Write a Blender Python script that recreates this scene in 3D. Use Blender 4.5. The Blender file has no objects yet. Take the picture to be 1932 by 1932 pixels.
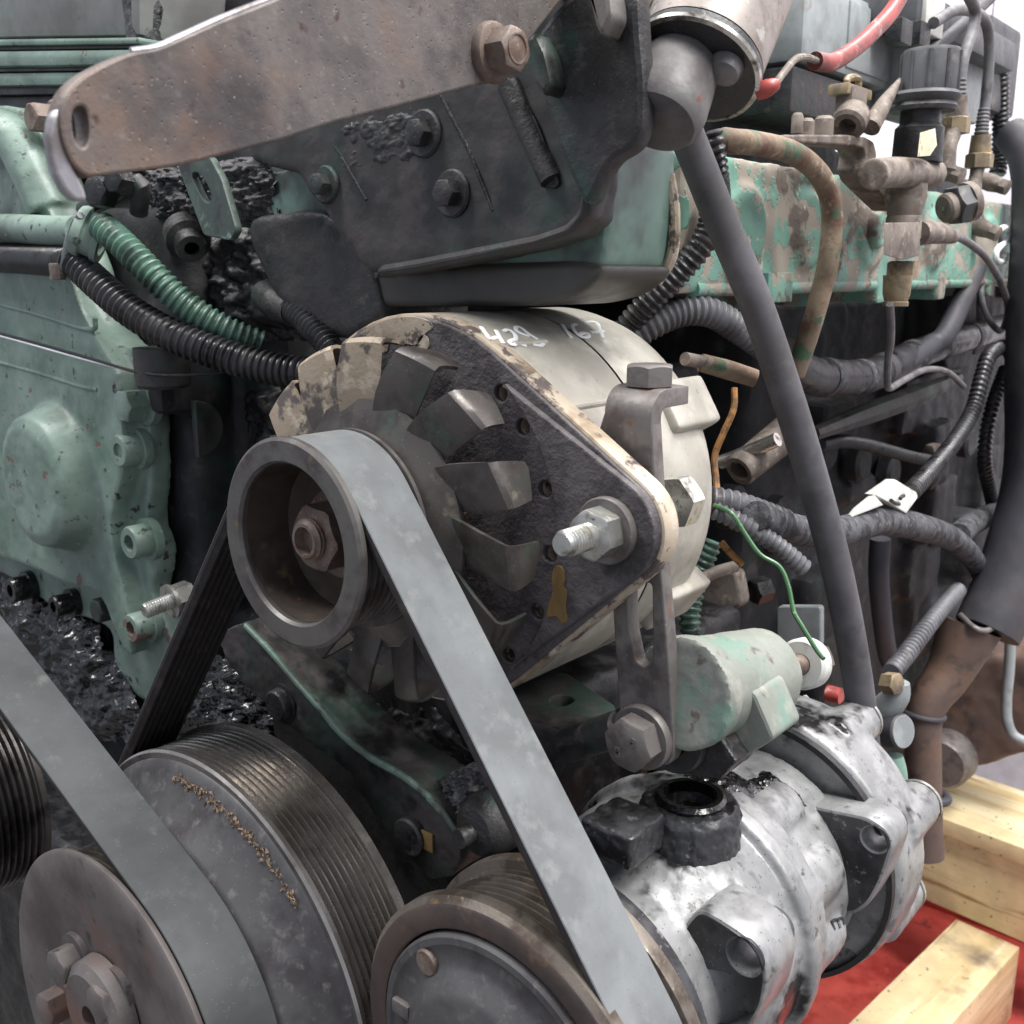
import bpy, bmesh, math, random
import numpy as np
from mathutils import Vector, Matrix, noise as mnoise
random.seed(7)
SC = bpy.context.scene
COL = SC.collection
MM = 0.001

# ------------------------------------------------------------------ camera
F = 1937.0
_vy = np.array([(2652.236-966)/F, (513.158-966)/F, 1.0]); _vy /= np.linalg.norm(_vy)
_p = math.atan(-(513.158-966)/F)
_vz = np.array([0, -math.cos(_p), -math.sin(_p)])
_vx = np.cross(_vy, _vz)
ROT = np.array([_vx, _vy, _vz])           # photo axes -> engine axes (X right, Y along the crankshaft, Z up), mm
CAM = np.array([310.593, -234.223, 101.615])
cd = bpy.data.cameras.new('camera'); co = bpy.data.objects.new('camera', cd); COL.objects.link(co)
_m = Matrix.Identity(4)
for i in range(3):
    _m[i][0] = ROT[i][0]; _m[i][1] = -ROT[i][1]; _m[i][2] = -ROT[i][2]; _m[i][3] = CAM[i]*MM
co.matrix_world = _m
cd.sensor_width = 36; cd.lens = 36*F/1932; cd.clip_start = 0.01; cd.clip_end = 60
cd.dof.use_dof = True; cd.dof.focus_distance = 0.44; cd.dof.aperture_fstop = 24
SC.camera = co
SC.render.resolution_x = SC.render.resolution_y = 1024

# ------------------------------------------------------------------ light: workshop ceiling battens
W = bpy.data.worlds.new('World'); SC.world = W; W.use_nodes = True
W.node_tree.nodes['Background'].inputs[0].default_value = (0.80, 0.86, 1.0, 1)
W.node_tree.nodes['Background'].inputs[1].default_value = 0.62
def area(name, loc, target, sx, sy, power, col=(1, 0.985, 0.96)):
    l = bpy.data.lights.new(name, 'AREA'); l.shape = 'RECTANGLE'; l.size = sx; l.size_y = sy; l.energy = power; l.color = col
    o = bpy.data.objects.new(name, l); COL.objects.link(o); o.location = loc
    o.rotation_euler = (Vector(target)-Vector(loc)).to_track_quat('-Z', 'Y').to_euler()
    o['label'] = name.replace('_', ' ') + ' of the workshop overhead'; o['category'] = 'lamp'
    return o
area('ceiling_batten', (1.35, 0.1, 1.9), (0.1, 0.1, 0), 0.45, 1.8, 74)
area('ceiling_batten', (-0.9, -0.6, 2.1), (-0.1, 0.1, 0), 0.35, 1.6, 62)
area('ceiling_batten', (0.5, 0.95, 2.0), (0.2, 1.5, -0.3), 0.35, 1.8, 75)
SC.view_settings.view_transform = 'Standard'; SC.view_settings.look = 'None'
SC.view_settings.gamma = 1; SC.view_settings.exposure = 0.0; SC.view_settings.use_curve_mapping = False

# ------------------------------------------------------------------ photo pixel -> point on a known engine plane
def ray(px, py): return ROT @ np.array([(px-966)/F, (py-966)/F, 1.0])
def U(px, py, Y=None, X=None, Z=None):
    r = ray(px, py)
    if Y is not None: t = (Y-CAM[1])/r[1]
    elif X is not None: t = (X-CAM[0])/r[0]
    else: t = (Z-CAM[2])/r[2]
    return CAM + r*t
def UC(px, py, cx, cz, R):                 # onto a cylinder whose axis runs along Y
    r = ray(px, py); a = r[0]**2+r[2]**2; ox, oz = CAM[0]-cx, CAM[2]-cz
    b = 2*(r[0]*ox+r[2]*oz); c = ox*ox+oz*oz-R*R
    d = max(b*b-4*a*c, 0); t = (-b-math.sqrt(d))/(2*a)
    return CAM + r*t
ZO = dict(A=(0,0,1020), B=(1000,0,1020), C=(2036,0,1020), D=(0,1000,1020), E=(900,900,1020), F=(2036,1000,1020),
          G=(0,2036,1020), H=(1000,2036,1020), I=(2036,2036,1020), J=(1600,1000,700), K=(1600,1600,900), L=(650,1250,700),
          M=(1800,0,600), N=(2550,100,506), O=(0,1700,800), Q=(1900,2200,900), R=(700,1850,800), T=(2500,1900,556),
          V=(600,850,500), S=(1400,920,500), X=(1820,2080,240))
def z(k, x, y):
    a, b, w = ZO[k]; s = 0.632199
    return (s*(a+x*w/1932), s*(b+y*w/1932))
def zY(k, pts, Y): return [U(*z(k, x, y), Y=Y) for x, y in pts]
def xz(k, pts, Y): return [(q[0], q[2]) for q in zY(k, pts, Y)]
def imgaxis(px, py, dx, dy, cosang):       # unit axis that leans dx,dy in the photo and comes towards the viewer by cosang
    v = ray(px, py); v = v/np.linalg.norm(v)
    u = ROT @ np.array([dx, dy, 0.0]); u = u - v*(u@v); u /= np.linalg.norm(u)
    return -v*cosang + u*math.sqrt(1-cosang**2)

# ------------------------------------------------------------------ mesh helpers (all in mm)
def V3(a): return np.array(a, float)
def basis(ax):
    ax = V3(ax); ax = ax/np.linalg.norm(ax)
    h = V3((0, 0, 1)) if abs(ax[2]) < 0.9 else V3((1, 0, 0))
    u = np.cross(h, ax); u /= np.linalg.norm(u); w = np.cross(ax, u)
    return ax, u, w
def crom(P, n=10):
    P = [V3(p) for p in P]
    if len(P) == 2: return [P[0]+(P[1]-P[0])*i/n for i in range(n+1)]
    Q = [2*P[0]-P[1]] + P + [2*P[-1]-P[-2]]; out = []
    for i in range(1, len(Q)-2):
        a, b, c, d = Q[i-1], Q[i], Q[i+1], Q[i+2]
        for k in range(n):
            t = k/n
            out.append(0.5*((2*b)+(-a+c)*t+(2*a-5*b+4*c-d)*t*t+(-a+3*b-3*c+d)*t**3))
    out.append(P[-1]); return out
def resample(P, step):
    P = [V3(p) for p in P]; L = [0]
    for a, b in zip(P, P[1:]): L.append(L[-1]+np.linalg.norm(b-a))
    n = max(2, int(L[-1]/step)); out = []; j = 0
    for i in range(n+1):
        s = L[-1]*i/n
        while j < len(P)-2 and L[j+1] < s: j += 1
        t = (s-L[j])/max(L[j+1]-L[j], 1e-9); out.append(P[j]+(P[j+1]-P[j])*t)
    return out, L[-1]
class G:
    def __init__(s): s.v = []; s.f = []
    def add(s, v, f):
        o = len(s.v); s.v += [tuple(map(float, p)) for p in v]; s.f += [tuple(i+o for i in q) for q in f]; return s
    def lathe(s, prof, o, ax=(0, 1, 0), seg=48, closed=False):
        ax, u, w = basis(ax); o = V3(o); v = []; rows = []
        for r, h in prof:
            if r < 1e-6: rows.append([len(v)]); v.append(o+ax*h)
            else:
                rows.append(list(range(len(v), len(v)+seg)))
                for i in range(seg):
                    a = 2*math.pi*i/seg; v.append(o+ax*h+(u*math.cos(a)+w*math.sin(a))*r)
        f = []; pr = list(zip(rows, rows[1:]))
        if closed: pr.append((rows[-1], rows[0]))
        for A, B in pr:
            for i in range(seg):
                j = (i+1) % seg
                q = [A[i % len(A)], A[j % len(A)], B[j % len(B)], B[i % len(B)]]
                q2 = []
                for k in q:
                    if k not in q2: q2.append(k)
                if len(q2) > 2: f.append(q2)
        return s.add(v, f)
    def tube(s, pts, r, seg=16, n=10, corr=None, cap=True, step=None, raw=False):
        P = pts if raw else crom(pts, n)
        P, L = resample(P, step or (corr[0]/5.0 if corr else max(1.5, (r if np.isscalar(r) else r[0])*0.5)))
        N = len(P); T = [P[min(i+1, N-1)]-P[max(i-1, 0)] for i in range(N)]
        T = [t/max(np.linalg.norm(t), 1e-9) for t in T]
        _, u, w = basis(T[0]); v = []; f = []
        for i in range(N):
            if i:
                u = u-T[i]*(u@T[i]); u /= np.linalg.norm(u); w = np.cross(T[i], u)
            t = i/(N-1); rr = r if np.isscalar(r) else float(np.interp(t, np.linspace(0, 1, len(r)), r))
            if corr:
                ph = (t*L/corr[0]) % 1.0
                rr += corr[1]*(math.sqrt(max(0, math.sin(math.pi*min(ph/0.68, 1)))) - 0.75)
            for k in range(seg):
                a = 2*math.pi*k/seg; v.append(P[i]+(u*math.cos(a)+w*math.sin(a))*rr)
        for i in range(N-1):
            for k in range(seg):
                j = (k+1) % seg; f.append((i*seg+k, i*seg+j, (i+1)*seg+j, (i+1)*seg+k))
        if cap: f.append(tuple(range(seg))[::-1]); f.append(tuple(range((N-1)*seg, N*seg)))
        return s.add(v, f)
    def box(s, c, size, R=None):
        c = V3(c); h = V3(size)/2; v = []
        for x in (-1, 1):
            for y in (-1, 1):
                for q in (-1, 1):
                    d = V3((x*h[0], y*h[1], q*h[2])); v.append(c+(R@d if R is not None else d))
        return s.add(v, [(0,1,3,2),(4,6,7,5),(0,4,5,1),(2,3,7,6),(0,2,6,4),(1,5,7,3)])
    def hull(s, pts):                      # convex hull of points
        bm = bmesh.new()
        for p in pts: bm.verts.new(p)
        bmesh.ops.convex_hull(bm, input=bm.verts)
        bm.verts.ensure_lookup_table(); bm.verts.index_update()
        v = [tuple(x.co) for x in bm.verts]; f = [tuple(q.index for q in fa.verts) for fa in bm.faces]
        bm.free(); return s.add(v, f)
    def prism(s, poly, y0, y1):            # (x,z) outline extruded along Y
        n = len(poly); v = [(x, y0, q) for x, q in poly]+[(x, y1, q) for x, q in poly]
        f = [tuple(range(n)), tuple(range(n, 2*n))[::-1]]+[(i, i+n, (i+1) % n+n, (i+1) % n) for i in range(n)]
        return s.add(v, f)
    def hexp(s, o, ax, af, h, seg=36, ch=0.12, rot=0.0):   # chamfered hexagon head
        ax, u, w = basis(ax); o = V3(o); rows = [[], [], []]
        for i in range(seg):
            a = 2*math.pi*i/seg; m = (a+rot) % (math.pi/3)-math.pi/6
            hr = af/2/math.cos(m); d = u*math.cos(a)+w*math.sin(a)
            rows[0].append(o+d*hr); rows[1].append(o+d*hr+ax*(h-(hr-af/2*0.96)*0.6-0.02*h)); rows[2].append(o+d*af/2*0.93+ax*h)
        v = rows[0]+rows[1]+rows[2]; f = []
        for k in (0, 1):
            for i in range(seg):
                j = (i+1) % seg; f.append((k*seg+i, k*seg+j, (k+1)*seg+j, (k+1)*seg+i))
        f.append(tuple(range(2*seg, 3*seg))); f.append(tuple(range(seg))[::-1])
        return s.add(v, f)
    def thread(s, o, ax, r, L, pitch=1.5, seg=24, bore=0):
        p = []; n = int(L/pitch)
        for i in range(n): p += [(r*0.86, i*pitch), (r, (i+0.4)*pitch), (r, (i+0.6)*pitch)]
        p += [(r*0.86, n*pitch), (r*0.8, L+0.4)]
        p += [(bore, L+0.4), (bore, L-5), (0, L-5)] if bore else [(0, L+0.4)]
        return s.lathe([(0, 0)]+p, o, ax, seg)
    def mesh(s, name='m'):
        me = bpy.data.meshes.new(name); me.from_pydata(s.v, [], s.f); me.validate()
        bm = bmesh.new(); bm.from_mesh(me); bmesh.ops.recalc_face_normals(bm, faces=bm.faces); bm.to_mesh(me); bm.free()
        return me
def circ(cx, cy, r, n=32, a0=0, a1=360, ry=None, rot=0):
    out = []; full = abs(a1-a0) >= 360; c_, s_ = math.cos(math.radians(rot)), math.sin(math.radians(rot))
    for i in range(n):
        a = math.radians(a0+(a1-a0)*i/(n if full else n-1)); x, y = r*math.cos(a), (ry or r)*math.sin(a)
        out.append((cx+x*c_-y*s_, cy+x*s_+y*c_))
    return out
def smoothpoly(P, n=6):                    # closed Catmull-Rom
    P = [np.array(p, float) for p in P]; m = len(P); out = []
    for i in range(m):
        a, b, c, d = P[i-1], P[i], P[(i+1) % m], P[(i+2) % m]
        for k in range(n):
            t = k/n; q = 0.5*((2*b)+(-a+c)*t+(2*a-5*b+4*c-d)*t*t+(-a+3*b-3*c+d)*t**3); out.append(tuple(q))
    return out
def fillet(P, r, n=5):
    P = [np.array(p, float) for p in P]; m = len(P); out = []
    for i in range(m):
        a, b, c = P[i-1], P[i], P[(i+1) % m]; rr = r[i] if isinstance(r, (list, tuple)) else r
        d1, d2 = a-b, c-b; l1, l2 = np.linalg.norm(d1), np.linalg.norm(d2); k = min(rr, l1*0.45, l2*0.45)
        if k < 0.05: out.append(tuple(b)); continue
        p, q = b+d1/l1*k, b+d2/l2*k
        for j in range(n+1):
            t = j/n; out.append(tuple((1-t)**2*p+2*t*(1-t)*b+t*t*q))
    return out
def plate(outline, holes, y0, y1, bev=0.6, M=None):   # flat plate with real holes; outline in (x,z), thick from y0 to y1
    cu = bpy.data.curves.new('c', 'CURVE'); cu.dimensions = '2D'; cu.fill_mode = 'BOTH'
    for pl in [outline]+list(holes):
        sp = cu.splines.new('POLY'); sp.points.add(len(pl)-1); sp.use_cyclic_u = True
        for p, q in zip(sp.points, pl): p.co = (q[0], q[1], 0, 1)
    bev = min(bev, abs(y1-y0)*0.4)
    cu.extrude = max(abs(y1-y0)/2-bev, 0.01); cu.bevel_depth = bev; cu.bevel_resolution = 1; cu.offset = -bev
    o = bpy.data.objects.new('c', cu); COL.objects.link(o)
    dg = bpy.context.evaluated_depsgraph_get()
    me = bpy.data.meshes.new_from_object(o.evaluated_get(dg)); bpy.data.objects.remove(o); bpy.data.curves.remove(cu)
    yc = (y0+y1)/2; g = G(); vs = []
    for p in me.vertices:
        x, y, w = p.co
        q = V3((x, yc-w, y)); vs.append(M(q) if M else q)
    g.add(vs, [tuple(f.vertices) for f in me.polygons]); bpy.data.meshes.remove(me)
    return g
def evalmods(me, mods):
    o = bpy.data.objects.new('t', me); COL.objects.link(o)
    for kind, kw in mods:
        m = o.modifiers.new(kind, kind)
        for k, v in kw.items(): setattr(m, k, v)
    dg = bpy.context.evaluated_depsgraph_get()
    r = bpy.data.meshes.new_from_object(o.evaluated_get(dg)); bpy.data.objects.remove(o); return r
def cast(g, voxel=1.2, it=6, fac=0.5, rough=0.0, rs=0.2):        # union everything and soften, like a casting
    me = evalmods(g.mesh(), [('REMESH', dict(mode='VOXEL', voxel_size=voxel)), ('SMOOTH', dict(factor=fac, iterations=it))])
    if rough: bumpy(me, rough, rs)
    return me
def bumpy(me, amp, sc, seed=0):
    n = [v.normal.copy() for v in me.vertices]
    for v, q in zip(me.vertices, n):
        p = Vector(v.co)*sc+Vector((seed, seed*2, 0))
        v.co = v.co+q*amp*(mnoise.noise(p)+0.5*mnoise.noise(p*2.3)+0.25*mnoise.noise(p*5.1))
# ------------------------------------------------------------------ scene objects
def obj(name, g, mat, parent=None, smooth=35, bevel=0.0, sub=0):
    me = g.mesh(name) if isinstance(g, G) else g
    me.name = name
    if bevel:
        bm = bmesh.new(); bm.from_mesh(me); bmesh.ops.remove_doubles(bm, verts=bm.verts, dist=1e-4)
        es = [e for e in bm.edges if e.is_manifold and e.calc_face_angle(0) > math.radians(32)]
        bmesh.ops.bevel(bm, geom=es, offset=bevel, segments=2, affect='EDGES', profile=0.6, clamp_overlap=True)
        bm.to_mesh(me); bm.free()
    if sub:
        me = evalmods(me, [('SUBSURF', dict(levels=sub, render_levels=sub))]); me.name = name
    me.transform(Matrix.Scale(MM, 4))
    me.polygons.foreach_set('use_smooth', [True]*len(me.polygons))
    me.set_sharp_from_angle(angle=math.radians(smooth)); me.update()
    me.materials.append(mat)
    o = bpy.data.objects.new(name, me); COL.objects.link(o)
    if parent is not None:
        o.parent = parent; L = Vector((0, 0, 0)); q = parent
        while q is not None: L += q.location; q = q.parent
        o.location = -L
    return o
def tag(o, label, cat, group=None, kind=None):
    o['label'] = label
    if cat: o['category'] = cat
    if group: o['group'] = group
    if kind: o['kind'] = kind
    return o
def thing(name, label, cat, base, group=None):
    o = bpy.data.objects.new(name, None); COL.objects.link(o); o.empty_display_size = 0.01
    o.location = Vector([float(c)*MM for c in base]); return tag(o, label, cat, group)
def struct(name, g, mat, **k):
    o = obj(name, g, mat, **k); o['kind'] = 'structure'; return o

# ------------------------------------------------------------------ materials
def lin(c):
    return tuple(((x/255)/12.92 if x/255 <= 0.04045 else ((x/255+0.055)/1.055)**2.4) for x in c)+(1,)
MATS = {}
def mat(name, base, layers=(), rough=0.5, metal=0.0, bump=None, bump2=None, coat=0.0, spec=0.5, sss=0, alpha=1.0, trans=0.0, rnd=False):
    """base and layer colours are sRGB 0-255; scales are per metre; a layer is (colour, scale, lo, hi, {rough, metal, kind, stretch})"""
    m = bpy.data.materials.new(name); m.use_nodes = True; nt = m.node_tree; N = nt.nodes; L = nt.links
    b = N['Principled BSDF']; tc = N.new('ShaderNodeTexCoord'); random.seed(name)
    def tex(scale, kind='noise', stretch=None, detail=4, roughn=0.6):
        mp = N.new('ShaderNodeMapping'); L.new(tc.outputs['Object'], mp.inputs[0])
        mp.inputs['Location'].default_value = [random.uniform(-9, 9) for _ in range(3)]
        if stretch: mp.inputs['Scale'].default_value = stretch
        if rnd:
            oi = N.new('ShaderNodeObjectInfo'); va = N.new('ShaderNodeVectorMath'); va.operation = 'MULTIPLY_ADD'
            L.new(oi.outputs['Random'], va.inputs[0]); va.inputs[1].default_value = (9, 7, 5); L.new(tc.outputs['Object'], va.inputs[2]); L.new(va.outputs[0], mp.inputs[0])
        if kind == 'voro':
            t = N.new('ShaderNodeTexVoronoi'); t.inputs['Scale'].default_value = scale; L.new(mp.outputs[0], t.inputs['Vector']); return t.outputs['Distance']
        t = N.new('ShaderNodeTexNoise'); t.inputs['Scale'].default_value = scale; t.inputs['Detail'].default_value = detail
        t.inputs['Roughness'].default_value = roughn; L.new(mp.outputs[0], t.inputs['Vector']); return t.outputs['Fac']
    def ramp(s, lo, hi, a=0.0, c=1.0):
        r = N.new('ShaderNodeMapRange'); L.new(s, r.inputs['Value'])
        for k, v in zip(('From Min', 'From Max', 'To Min', 'To Max'), (lo, hi, a, c)): r.inputs[k].default_value = v
        return r.outputs[0]
    def mix(fac, A, Bc, rgba=True):
        x = N.new('ShaderNodeMix'); x.data_type = 'RGBA' if rgba else 'FLOAT'
        i = (6, 7, 2) if rgba else (2, 3, 0)
        L.new(fac, x.inputs[0])
        for k, q in ((i[0], A), (i[1], Bc)):
            if hasattr(q, 'links'): L.new(q, x.inputs[k])
            else: x.inputs[k].default_value = q
        return x.outputs[i[2]]
    # gentle tonal drift of the base
    c0 = lin(base); v = ramp(tex(25, detail=3), 0.3, 0.7)
    col = mix(v, tuple(q*0.82 for q in c0[:3])+(1,), tuple(min(1, q*1.16) for q in c0[:3])+(1,))
    ro = ramp(tex(120, detail=2), 0.25, 0.75, max(0.03, rough-0.09), min(1, rough+0.09)); me = None
    hs = []
    for ly in layers:
        lc, sc, lo, hi = ly[:4]; kw = ly[4] if len(ly) > 4 else {}
        t = tex(sc, kw.get('kind', 'noise'), kw.get('stretch'), kw.get('detail', 4), kw.get('rn', 0.62))
        fac = ramp(t, lo, hi)
        col = mix(fac, col, lin(lc))
        if 'rough' in kw: ro = mix(fac, ro, kw['rough'], False)
        if 'metal' in kw: me = mix(fac, me if me is not None else metal, kw['metal'], False)
        if 'h' in kw: hs.append((fac, kw['h']))
    L.new(col, b.inputs['Base Color']); L.new(ro, b.inputs['Roughness'])
    if me is not None: L.new(me, b.inputs['Metallic'])
    else: b.inputs['Metallic'].default_value = metal
    b.inputs['Specular IOR Level'].default_value = spec; b.inputs['Coat Weight'].default_value = coat
    b.inputs['Coat Roughness'].default_value = 0.12; b.inputs['Alpha'].default_value = alpha; b.inputs['Transmission Weight'].default_value = trans
    nrm = None
    def addbump(h, dist):
        nonlocal nrm
        q = N.new('ShaderNodeBump'); q.inputs['Strength'].default_value = 1.0; q.inputs['Distance'].default_value = dist*MM
        L.new(h, q.inputs['Height'])
        if nrm is not None: L.new(nrm, q.inputs['Normal'])
        nrm = q.outputs[0]
    for fac, d in hs: addbump(fac, d)
    for bp in (bump, bump2):
        if bp: addbump(tex(bp[0], bp[2] if len(bp) > 2 else 'noise', None, 3), bp[1])
    if nrm is not None: L.new(nrm, b.inputs['Normal'])
    MATS[name] = m; return m
SPK = ((150, 145, 136), 420, 0.075, 0.03, dict(kind='voro', rough=0.8))       # pale dust grains
SPKf = ((140, 138, 130), 700, 0.09, 0.04, dict(kind='voro', rough=0.8))
OILD = ((24, 22, 23), 60, 0.52, 0.66, dict(rough=0.35))
M_green = mat('green_paint', (124, 142, 132), [((97, 119, 107), 22, 0.42, 0.66), ((128, 150, 136), 60, 0.56, 0.75), ((112, 92, 84), 38, 0.655, 0.675, dict(rough=0.75, h=-0.15)),
              ((58, 62, 58), 12, 0.56, 0.74, dict(rough=0.5)), ((40, 40, 39), 110, 0.62, 0.70, dict(rough=0.6, h=0.15)), ((26, 26, 26), 300, 0.12, 0.05, dict(kind='voro')), ((148, 162, 152), 200, 0.66, 0.72), SPKf], rough=0.42, bump=(90, 0.15), bump2=(500, 0.08))
M_greenD = mat('oil_stained_green_paint', (48, 66, 58), [((46, 44, 43), 16, 0.36, 0.52, dict(rough=0.5)), ((62, 56, 56), 40, 0.46, 0.62, dict(rough=0.7, h=0.2)), ((22, 22, 23), 26, 0.54, 0.66, dict(rough=0.35))],
               rough=0.5, bump=(160, 0.18), bump2=(800, 0.06))
M_greenL = mat('flaking_light_green_paint', (112, 152, 137), [((150, 142, 130), 45, 0.50, 0.52, dict(rough=0.8, h=-0.3)), ((104, 94, 86), 30, 0.57, 0.62, dict(rough=0.85)), ((186, 180, 166), 120, 0.66, 0.69), ((60, 52, 50), 60, 0.68, 0.78)],
               rough=0.5, bump=(200, 0.15))
M_greenC = mat('clean_light_green_paint', (112, 140, 128), [((96, 120, 110), 30, 0.45, 0.6), ((110, 92, 78), 22, 0.60, 0.72), ((50, 46, 45), 16, 0.56, 0.70, dict(rough=0.35))], rough=0.4, bump=(200, 0.06))
M_dkcast = mat('oily_dark_casting', (50, 48, 49), [((34, 58, 50), 26, 0.56, 0.66), ((28, 27, 28), 40, 0.45, 0.62, dict(rough=0.35)), ((74, 66, 64), 90, 0.60, 0.74, dict(rough=0.8, h=0.2)), SPK], rough=0.55, bump=(140, 0.6), bump2=(600, 0.25))
M_black = mat('oily_black', (26, 26, 28), [((44, 41, 42), 70, 0.5, 0.68, dict(rough=0.65)), ((150, 150, 150), 380, 0.06, 0.03, dict(kind='voro'))], rough=0.38, bump=(230, 0.5), bump2=(800, 0.2))
M_goo = mat('wet_grime', (15, 14, 15), [((34, 32, 32), 120, 0.56, 0.7, dict(rough=0.5)), ((12, 12, 13), 60, 0.5, 0.6, dict(rough=0.08))], rough=0.12, bump=(140, 1.0), bump2=(420, 0.5), coat=0.6)
M_dryg = mat('dry_grime', (60, 58, 60), [((92, 92, 94), 260, 0.52, 0.62, dict(rough=0.9)), ((26, 25, 27), 90, 0.48, 0.6, dict(rough=0.3))], rough=0.6, bump=(420, 0.9), bump2=(1300, 0.3))
M_steel = mat('rusty_steel_bar', (104, 98, 95), [((112, 86, 70), 16, 0.5, 0.66, dict(metal=0.1)), ((86, 80, 79), 60, 0.48, 0.64), ((120, 112, 104), 240, 0.60, 0.70), ((70, 52, 44), 160, 0.64, 0.72), ((56, 52, 54), 14, 0.6, 0.75), ((66, 60, 58), 420, 0.16, 0.08, dict(kind='voro', h=-0.12)), ((150, 142, 134), 330, 0.10, 0.04, dict(kind='voro'))],
              rough=0.52, metal=0.35, bump=(420, 0.16), bump2=(1100, 0.08))
M_steelD = mat('dirty_grey_steel', (116, 111, 108), [((88, 81, 80), 60, 0.46, 0.62, dict(rough=0.7)), ((112, 88, 74), 110, 0.62, 0.7), ((130, 126, 120), 300, 0.64, 0.74)], rough=0.5, metal=0.4, bump=(500, 0.1), bump2=(1400, 0.05))
M_zinc = mat('zinc_plated_steel', (190, 190, 184), [((120, 116, 108), 140, 0.5, 0.66, dict(rough=0.6)), ((82, 74, 68), 220, 0.62, 0.72, dict(rough=0.8))], rough=0.34, metal=0.85, bump=(900, 0.05))
M_rust = mat('rusty_nut', (124, 111, 103), [((104, 86, 76), 120, 0.46, 0.6), ((160, 138, 122), 260, 0.6, 0.7)], rough=0.62, metal=0.45, bump=(700, 0.12))
M_bright = mat('worn_bright_steel', (200, 196, 190), [((84, 78, 74), 90, 0.5, 0.64, dict(rough=0.6)), ((120, 92, 70), 180, 0.64, 0.72)], rough=0.28, metal=0.9, bump=(900, 0.05))
M_pulley = mat('pulley_iron', (98, 95, 92), [((76, 70, 70), 50, 0.46, 0.62), ((118, 106, 88), 60, 0.62, 0.72), ((104, 82, 70), 160, 0.66, 0.74), SPKf], rough=0.46, metal=0.45, bump=(700, 0.06))
M_pulrust = mat('pulley_recess', (78, 66, 58), [((52, 44, 40), 40, 0.44, 0.62), ((118, 104, 74), 30, 0.60, 0.70), ((148, 72, 48), 34, 0.70, 0.72)], rough=0.68, metal=0.25, bump=(400, 0.12))
M_groove = mat('polished_grooves', (168, 163, 158), [((112, 106, 100), 24, 0.54, 0.68, dict(rough=0.42)), ((120, 100, 80), 70, 0.66, 0.74, dict(rough=0.6))], rough=0.24, metal=0.85, bump=(500, 0.04))
M_groover = mat('rusty_grooves', (112, 104, 96), [((78, 68, 60), 60, 0.46, 0.6), ((128, 100, 74), 110, 0.62, 0.7), ((150, 140, 120), 160, 0.64, 0.72, dict(rough=0.4, metal=0.8))], rough=0.5, metal=0.6, bump=(700, 0.1))
M_grooveD = mat('dark_grooves', (96, 92, 90), [((60, 56, 56), 50, 0.46, 0.6)], rough=0.35, metal=0.7, bump=(500, 0.04))
M_greenM = mat('dirty_green_paint', (88, 110, 98), [((62, 74, 68), 30, 0.42, 0.6), ((48, 46, 46), 60, 0.54, 0.64, dict(rough=0.5)), ((122, 140, 128), 90, 0.62, 0.72)], rough=0.5, bump=(300, 0.1))
M_pale = mat('pale_worn_steel', (172, 168, 172), [((132, 124, 122), 60, 0.52, 0.64)], rough=0.3, metal=0.6, bump=(500, 0.05))  # pale steel of the end lip, also used for the bar's painted highlight
M_knob = mat('grey_knob_paint', (112, 109, 108), [((86, 80, 80), 50, 0.44, 0.6), ((138, 136, 132), 90, 0.6, 0.72), ((120, 78, 66), 70, 0.66, 0.71)], rough=0.55, metal=0.1, bump=(500, 0.15))
M_damper = mat('damper_paint', (80, 79, 80), [((62, 58, 60), 40, 0.46, 0.62), ((104, 100, 98), 160, 0.56, 0.72), ((116, 92, 76), 200, 0.70, 0.76), SPK], rough=0.5, metal=0.15, bump=(700, 0.07))
M_disc = mat('brown_grey_disc', (100, 94, 92), [((76, 68, 68), 20, 0.45, 0.62), ((108, 82, 72), 14, 0.55, 0.70), ((62, 56, 56), 90, 0.60, 0.70), ((120, 116, 112), 300, 0.66, 0.74), SPK], rough=0.55, metal=0.15, bump=(600, 0.05))
M_belt = mat('belt_rubber_back', (112, 115, 116), [((96, 98, 99), 24, 0.44, 0.62), ((122, 124, 123), 70, 0.55, 0.72), ((130, 126, 116), 14, 0.62, 0.74), ((70, 70, 70), 500, 0.11, 0.05, dict(kind='voro')), SPK], rough=0.62, spec=0.4, bump=(1500, 0.03))
M_beltD = mat('belt_rubber_back_dusty', (70, 72, 73), [((58, 59, 60), 20, 0.44, 0.62), ((88, 88, 86), 80, 0.58, 0.74), SPK, ((140, 130, 116), 260, 0.07, 0.035, dict(kind='voro', h=0.4))], rough=0.6, spec=0.4, bump=(1200, 0.04))
M_rib = mat('belt_rubber_ribs', (46, 42, 42), [((66, 60, 58), 120, 0.55, 0.7)], rough=0.7, spec=0.3, bump=(900, 0.05))
M_alu = mat('cast_aluminium', (174, 169, 158), [((192, 187, 176), 50, 0.45, 0.62), ((140, 132, 120), 34, 0.56, 0.72, dict(rough=0.7)), ((110, 102, 94), 300, 0.66, 0.76), ((60, 56, 54), 520, 0.07, 0.03, dict(kind='voro'))], rough=0.52, metal=0.25, bump=(900, 0.07), bump2=(220, 0.05))
M_aluC = mat('compressor_aluminium', (136, 136, 136), [((156, 156, 156), 60, 0.46, 0.62), ((108, 108, 108), 40, 0.56, 0.68, dict(rough=0.5)), ((34, 33, 34), 26, 0.585, 0.66, dict(rough=0.25)), ((44, 42, 42), 300, 0.12, 0.05, dict(kind='voro')), ((90, 88, 88), 150, 0.62, 0.7)], rough=0.42, metal=0.3, bump=(700, 0.08), bump2=(160, 0.08))
M_aluD = mat('oily_dark_aluminium', (70, 70, 72), [((42, 41, 43), 50, 0.46, 0.62, dict(rough=0.3)), ((120, 120, 118), 170, 0.63, 0.69), ((150, 150, 150), 420, 0.1, 0.05, dict(kind='voro'))], rough=0.42, metal=0.3, bump=(600, 0.12))
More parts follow.
